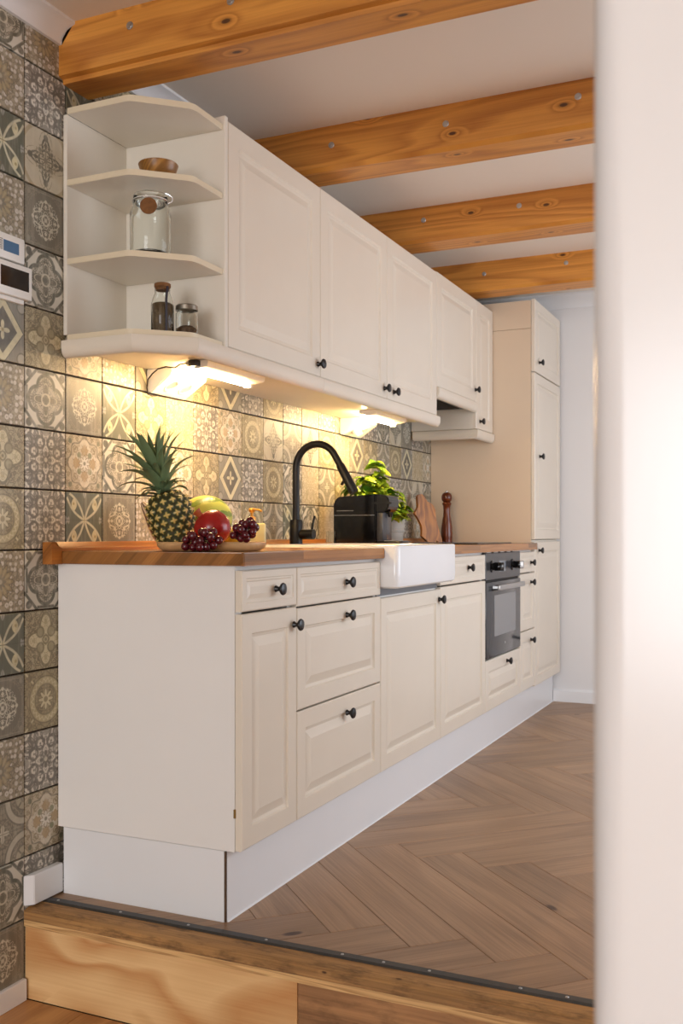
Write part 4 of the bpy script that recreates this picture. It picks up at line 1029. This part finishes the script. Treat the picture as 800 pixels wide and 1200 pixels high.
# ---- tap
fx, fy = 1.236, -0.092
f = thing('kitchen_tap', 'matt black gooseneck pull-out tap behind the sink', 'tap', (fx, fy, WT))
part('base', shift(lathe([(0.0, 0.0), (0.027, 0.0), (0.027, 0.006), (0.0245, 0.008), (0.0245, 0.095), (0.022, 0.100), (0.0, 0.100)], 24), (fx, fy, WT + 0.0003)), M_MATTBLACK, f)
q = onx(415, 577, fx); ye, ze = q.y, q.z
q2 = onx(392, 535, fx)
top = 1.305
pts = [Vector((fx, fy, WT + 0.098)), Vector((fx, fy, 1.10)), Vector((fx, fy, 1.20))]
Rr = 0.5 * abs((q2.y - 0.012) - fy); cz = top - Rr
for k in range(0, 13):
    a = PI - (PI - 0.42) * k / 12
    pts.append(Vector((fx, fy - Rr - Rr * math.cos(a), cz + Rr * math.sin(a))))
d_ = (pts[-1] - pts[-2]).normalized()
pts.append(pts[-1] + d_ * 0.035)
part('spout', tube(pts, 0.0135, 14), M_MATTBLACK, f)
e0 = pts[-1]; e1 = Vector((fx, ye, ze)); dd = (e1 - e0).normalized()
part('spray_head', tube([e0 - dd * 0.002, e0 + dd * 0.004, e1 - dd * 0.01, e1], [0.0145, 0.0165, 0.018, 0.0165], 16), M_MATTBLACK, f)
bt = part('spray_button', box(-0.006, 0.006, -0.004, 0.004, -0.018, 0.018, 0.002, 2), M_GLOSSBLACK, f)
bt.data.transform(Matrix.Translation(WORLD[f.name])); bt.location = (e0 + e1) / 2 + Vector((0, dd.z, -dd.y)).normalized() * -0.0165 - WORLD[f.name]
bt.rotation_euler = (math.atan2(-dd.y, dd.z) * -1 + PI, 0, 0)
part('lever_hub', tube([Vector((fx, fy - 0.022, WT + 0.045)), Vector((fx, fy - 0.075, WT + 0.045))], 0.019, 16), M_MATTBLACK, f)
part('lever', tube([Vector((fx, fy - 0.066, WT + 0.055)), Vector((fx, fy - 0.070, WT + 0.085)), Vector((fx, fy - 0.078, WT + 0.115))], [0.005, 0.0045, 0.004], 8), M_MATTBLACK, f)
# small glass by the tap
gx, gy = ony(387.5, 630, -0.075).x, -0.075
g = thing('small_glass', 'small square glass tumbler on worktop between tap and coffee machine', 'glass', (gx, gy, WT))
part('tumbler', shift(lathe([(0.0, 0.0), (0.019, 0.0), (0.021, 0.003), (0.022, 0.058), (0.020, 0.058), (0.019, 0.006), (0.0, 0.005)], 4), (gx, gy, WT + 0.0003)), M_GLASS, g)

# ---- capsule coffee machine, facing the room
kx0, kx1 = 1.585, 1.705
kb_, kf = -0.085, -0.325
km = thing('coffee_machine', 'glossy black capsule coffee machine standing right of the sink', 'coffee machine', ((kx0 + kx1) / 2, -0.2, WT))
z_ = WT
part('body', prism([(kb_, z_ + 0.0005), (kb_, z_ + 0.165), (kb_ - 0.006, z_ + 0.185), (kb_ - 0.022, z_ + 0.199), (-0.270, z_ + 0.206), (-0.270, z_ + 0.0005)], 0, kx0, kx1, 0.004), M_GLOSSBLACK, km)
part('head', prism([(-0.271, z_ + 0.135), (-0.271, z_ + 0.206), (-0.300, z_ + 0.205), (-0.322, z_ + 0.198), (-0.330, z_ + 0.180), (-0.326, z_ + 0.150), (-0.310, z_ + 0.135)], 0, kx0 + 0.004, kx1 - 0.004, 0.004), M_GLOSSBLACK, km)
part('lever', prism([(-0.17, z_ + 0.168), (-0.17, z_ + 0.175), (-0.335, z_ + 0.176), (-0.345, z_ + 0.171), (-0.335, z_ + 0.166)], 0, kx0 - 0.003, kx0 - 0.0003), M_GLOSSBLACK, km)
part('chrome_line', box(kx0 - 0.0012, kx0 - 0.0002, -0.175, -0.10, z_ + 0.140, z_ + 0.1425), M_CHROME, km)
part('seam', box(kx0 - 0.0008, kx0 - 0.0002, -0.268, kb_ - 0.004, z_ + 0.122, z_ + 0.1235), M_STEEL, km)
part('column', box(kx0 + 0.012, kx1 - 0.012, -0.300, -0.271, z_ + 0.02, z_ + 0.134, 0.003, 2), new_mat('grey_column', (66, 66, 68), 0.25), km)
part('spout', shift(lathe([(0.0, 0.0), (0.008, 0.0), (0.012, 0.02), (0.0, 0.02)], 12), ((kx0 + kx1) / 2, -0.312, z_ + 0.1145)), M_GLOSSBLACK, km)
part('drip_tray', box(kx0 + 0.008, kx1 - 0.008, -0.385, -0.272, z_ + 0.0005, z_ + 0.018, 0.004, 2), M_GLOSSBLACK, km)
tgr = part('tray_grid', boxes([(kx0 + 0.018 + 0.012*i, kx0 + 0.024 + 0.012*i, -0.376, -0.303, z_ + 0.0182, z_ + 0.0200) for i in range(7)]), M_STEEL, km)
tgr['kind'] = 'stuff'

# ---- potted herb
px_, py_ = 2.12, -0.125
ph = thing('potted_herb', 'bright green leafy herb in a pale pot behind the coffee machine', 'plant', (px_, py_, WT))
M_POT = painted('pale_pot', (190, 186, 174), 0.5, 0.12, 30)
part('pot', shift(lathe([(0.0, 0.0), (0.052, 0.0), (0.055, 0.004), (0.060, 0.055), (0.064, 0.057), (0.064, 0.064), (0.061, 0.066), (0.066, 0.118), (0.062, 0.118), (0.056, 0.062), (0.0, 0.060)], 28), (px_, py_, WT + 0.0003)), M_POT, ph)
part('soil', shift(lathe([(0.0, 0.104), (0.0585, 0.104), (0.0585, 0.100), (0.0, 0.100)], 20), (px_, py_, WT)), painted('soil', (44, 32, 22), 0.95, 0.5, 80), ph)
M_HLEAF = new_mat('herb_leaf', (112, 150, 30), 0.45); nt, b = nodes(M_HLEAF)
oi = nt.nodes.new('ShaderNodeObjectInfo')
nt.links.new(mixc(nt, E(nt, oi.outputs['Random']), lin((70, 118, 22)), lin((170, 190, 40))), b.inputs['Base Color'])
setin(b, 'Transmission Weight', 0.0)
def herb_leaf():
    vs, fs = [], []
    n = 7
    for i in range(n + 1):
        t_ = i / n; wd = 0.017 * math.sin(PI * (0.04 + 0.96 * t_) ** 0.8) * (1.0 if i % 2 else 0.9) if 0 < i < n else 0.001
        z = -0.016 * t_ * t_; x = 0.046 * t_
        vs += [(x, -wd, z + wd * 0.30), (x, 0, z), (x, wd, z + wd * 0.30)]
    for i in range(n):
        o_ = 3 * i; fs += [(o_, o_+1, o_+4, o_+3), (o_+1, o_+2, o_+5, o_+4)]
    return mesh_from('herb_leaf', vs, fs, True)
HL = herb_leaf(); rg = random.Random(11)
tips = []
for px, py, yo in ((440, 541, -0.12), (424, 560, -0.10), (428, 580, -0.14), (455, 572, -0.16), (468, 590, -0.18), (476, 594, -0.20), (446, 582, -0.12), (436, 570, -0.10), (462, 607, -0.22), (415, 574, -0.08), (450, 595, -0.19), (440, 562, -0.10), (458, 585, -0.17), (470, 602, -0.20), (432, 560, -0.09), (466, 578, -0.15), (445, 572, -0.13), (414, 585, -0.09), (408, 570, -0.07), (474, 606, -0.21), (455, 600, -0.2)):
    tips.append(ony(px, py, yo))
for tp in tips:
    b0 = Vector((px_ + rg.uniform(-0.03, 0.03), py_ + rg.uniform(-0.03, 0.03), WT + 0.103))
    mid = (b0 + tp) / 2 + UP * 0.035
    cv_ = [b0 * (1-t_)**2 + mid * (2*t_*(1-t_)) + tp * t_*t_ for t_ in [k/8 for k in range(9)]]
    part('stem', tube(cv_, [0.0022 - 0.0001*k for k in range(9)], 5), M_STEM, ph)
    L_ = (tp - b0).length; nlev = max(3, int(L_ / 0.030))
    for k in range(nlev + 1):
        t_ = 0.28 + 0.72 * k / nlev
        pt = b0 * (1-t_)**2 + mid * (2*t_*(1-t_)) + tp * t_*t_
        nl = 4
        for q_ in range(nl):
            az = k * 1.57 + q_ * 2 * PI / nl + rg.uniform(-0.4, 0.4)
            e = obj('leaf', HL, M_HLEAF, ph, pt); s_ = rg.uniform(0.85, 1.4) * (0.75 if k == nlev else 1)
            e.scale = (s_, s_, s_); e.rotation_euler = (rg.uniform(-0.5, 0.5), rg.uniform(-0.5, 0.35), az)

# ---- cutting board and mill
OUT = [(235,215),(250,195),(275,190),(300,203),(312,240),(325,270),(360,280),(385,308),(400,350),(398,420),(405,500),(425,580),(440,640),(446,684),(412,684),(396,668),(384,655),(388,684),(312,684),(290,655),(255,622),(262,570),(265,520),(245,460),(217,412),(200,390),(212,365),(240,325),(237,270)]
A_ = ony(485, 636, -0.055); B_ = ony(516, 636, -0.150)
A_.z = B_.z = 0; ux = (B_ - A_); wid = ux.length; ux.normalize()
dep = 4.72
poly = [((p_[0] - 200) / 246 * wid, (684 - p_[1]) / 8 * dep / FPX) for p_ in OUT]
cbm = prism(poly, 1, -0.009, 0.009, 0.002)
cb = thing('cutting_board', 'irregular live-edge olive wood board leaning beside the pepper mill', 'cutting board', (A_.x, A_.y, WT))
bo = obj('board', cbm, M_OLIVE, cb, (A_.x, A_.y - 0.006, WT + 0.003)); bo.rotation_euler = Euler((-0.10, 0, math.atan2(ux.y, ux.x)), 'XYZ')
mx, my = 2.895, -0.135
mi = thing('pepper_mill', 'tall dark turned wooden pepper mill by the tall cupboard', 'pepper mill', (mx, my, WT))
part('body', shift(lathe([(0.0, 0.0), (0.029, 0.0), (0.030, 0.004), (0.0285, 0.012), (0.030, 0.020), (0.0305, 0.050), (0.029, 0.080), (0.0245, 0.115), (0.019, 0.145), (0.018, 0.175), (0.0195, 0.195), (0.024, 0.203), (0.025, 0.208), (0.021, 0.213), (0.0, 0.213)], 28), (mx, my, WT + 0.0003)), M_MILL, mi)
part('head', shift(lathe([(0.0, 0.2135), (0.017, 0.2135), (0.0245, 0.221), (0.028, 0.234), (0.027, 0.249), (0.021, 0.260), (0.010, 0.266), (0.0, 0.267)], 28), (mx, my, WT + 0.0003)), M_MILL, mi)
part('finial', shift(lathe([(0.0, 0.267), (0.004, 0.267), (0.005, 0.271), (0.003, 0.275), (0.0, 0.276)], 12), (mx, my, WT + 0.0003)), M_CHROME, mi)
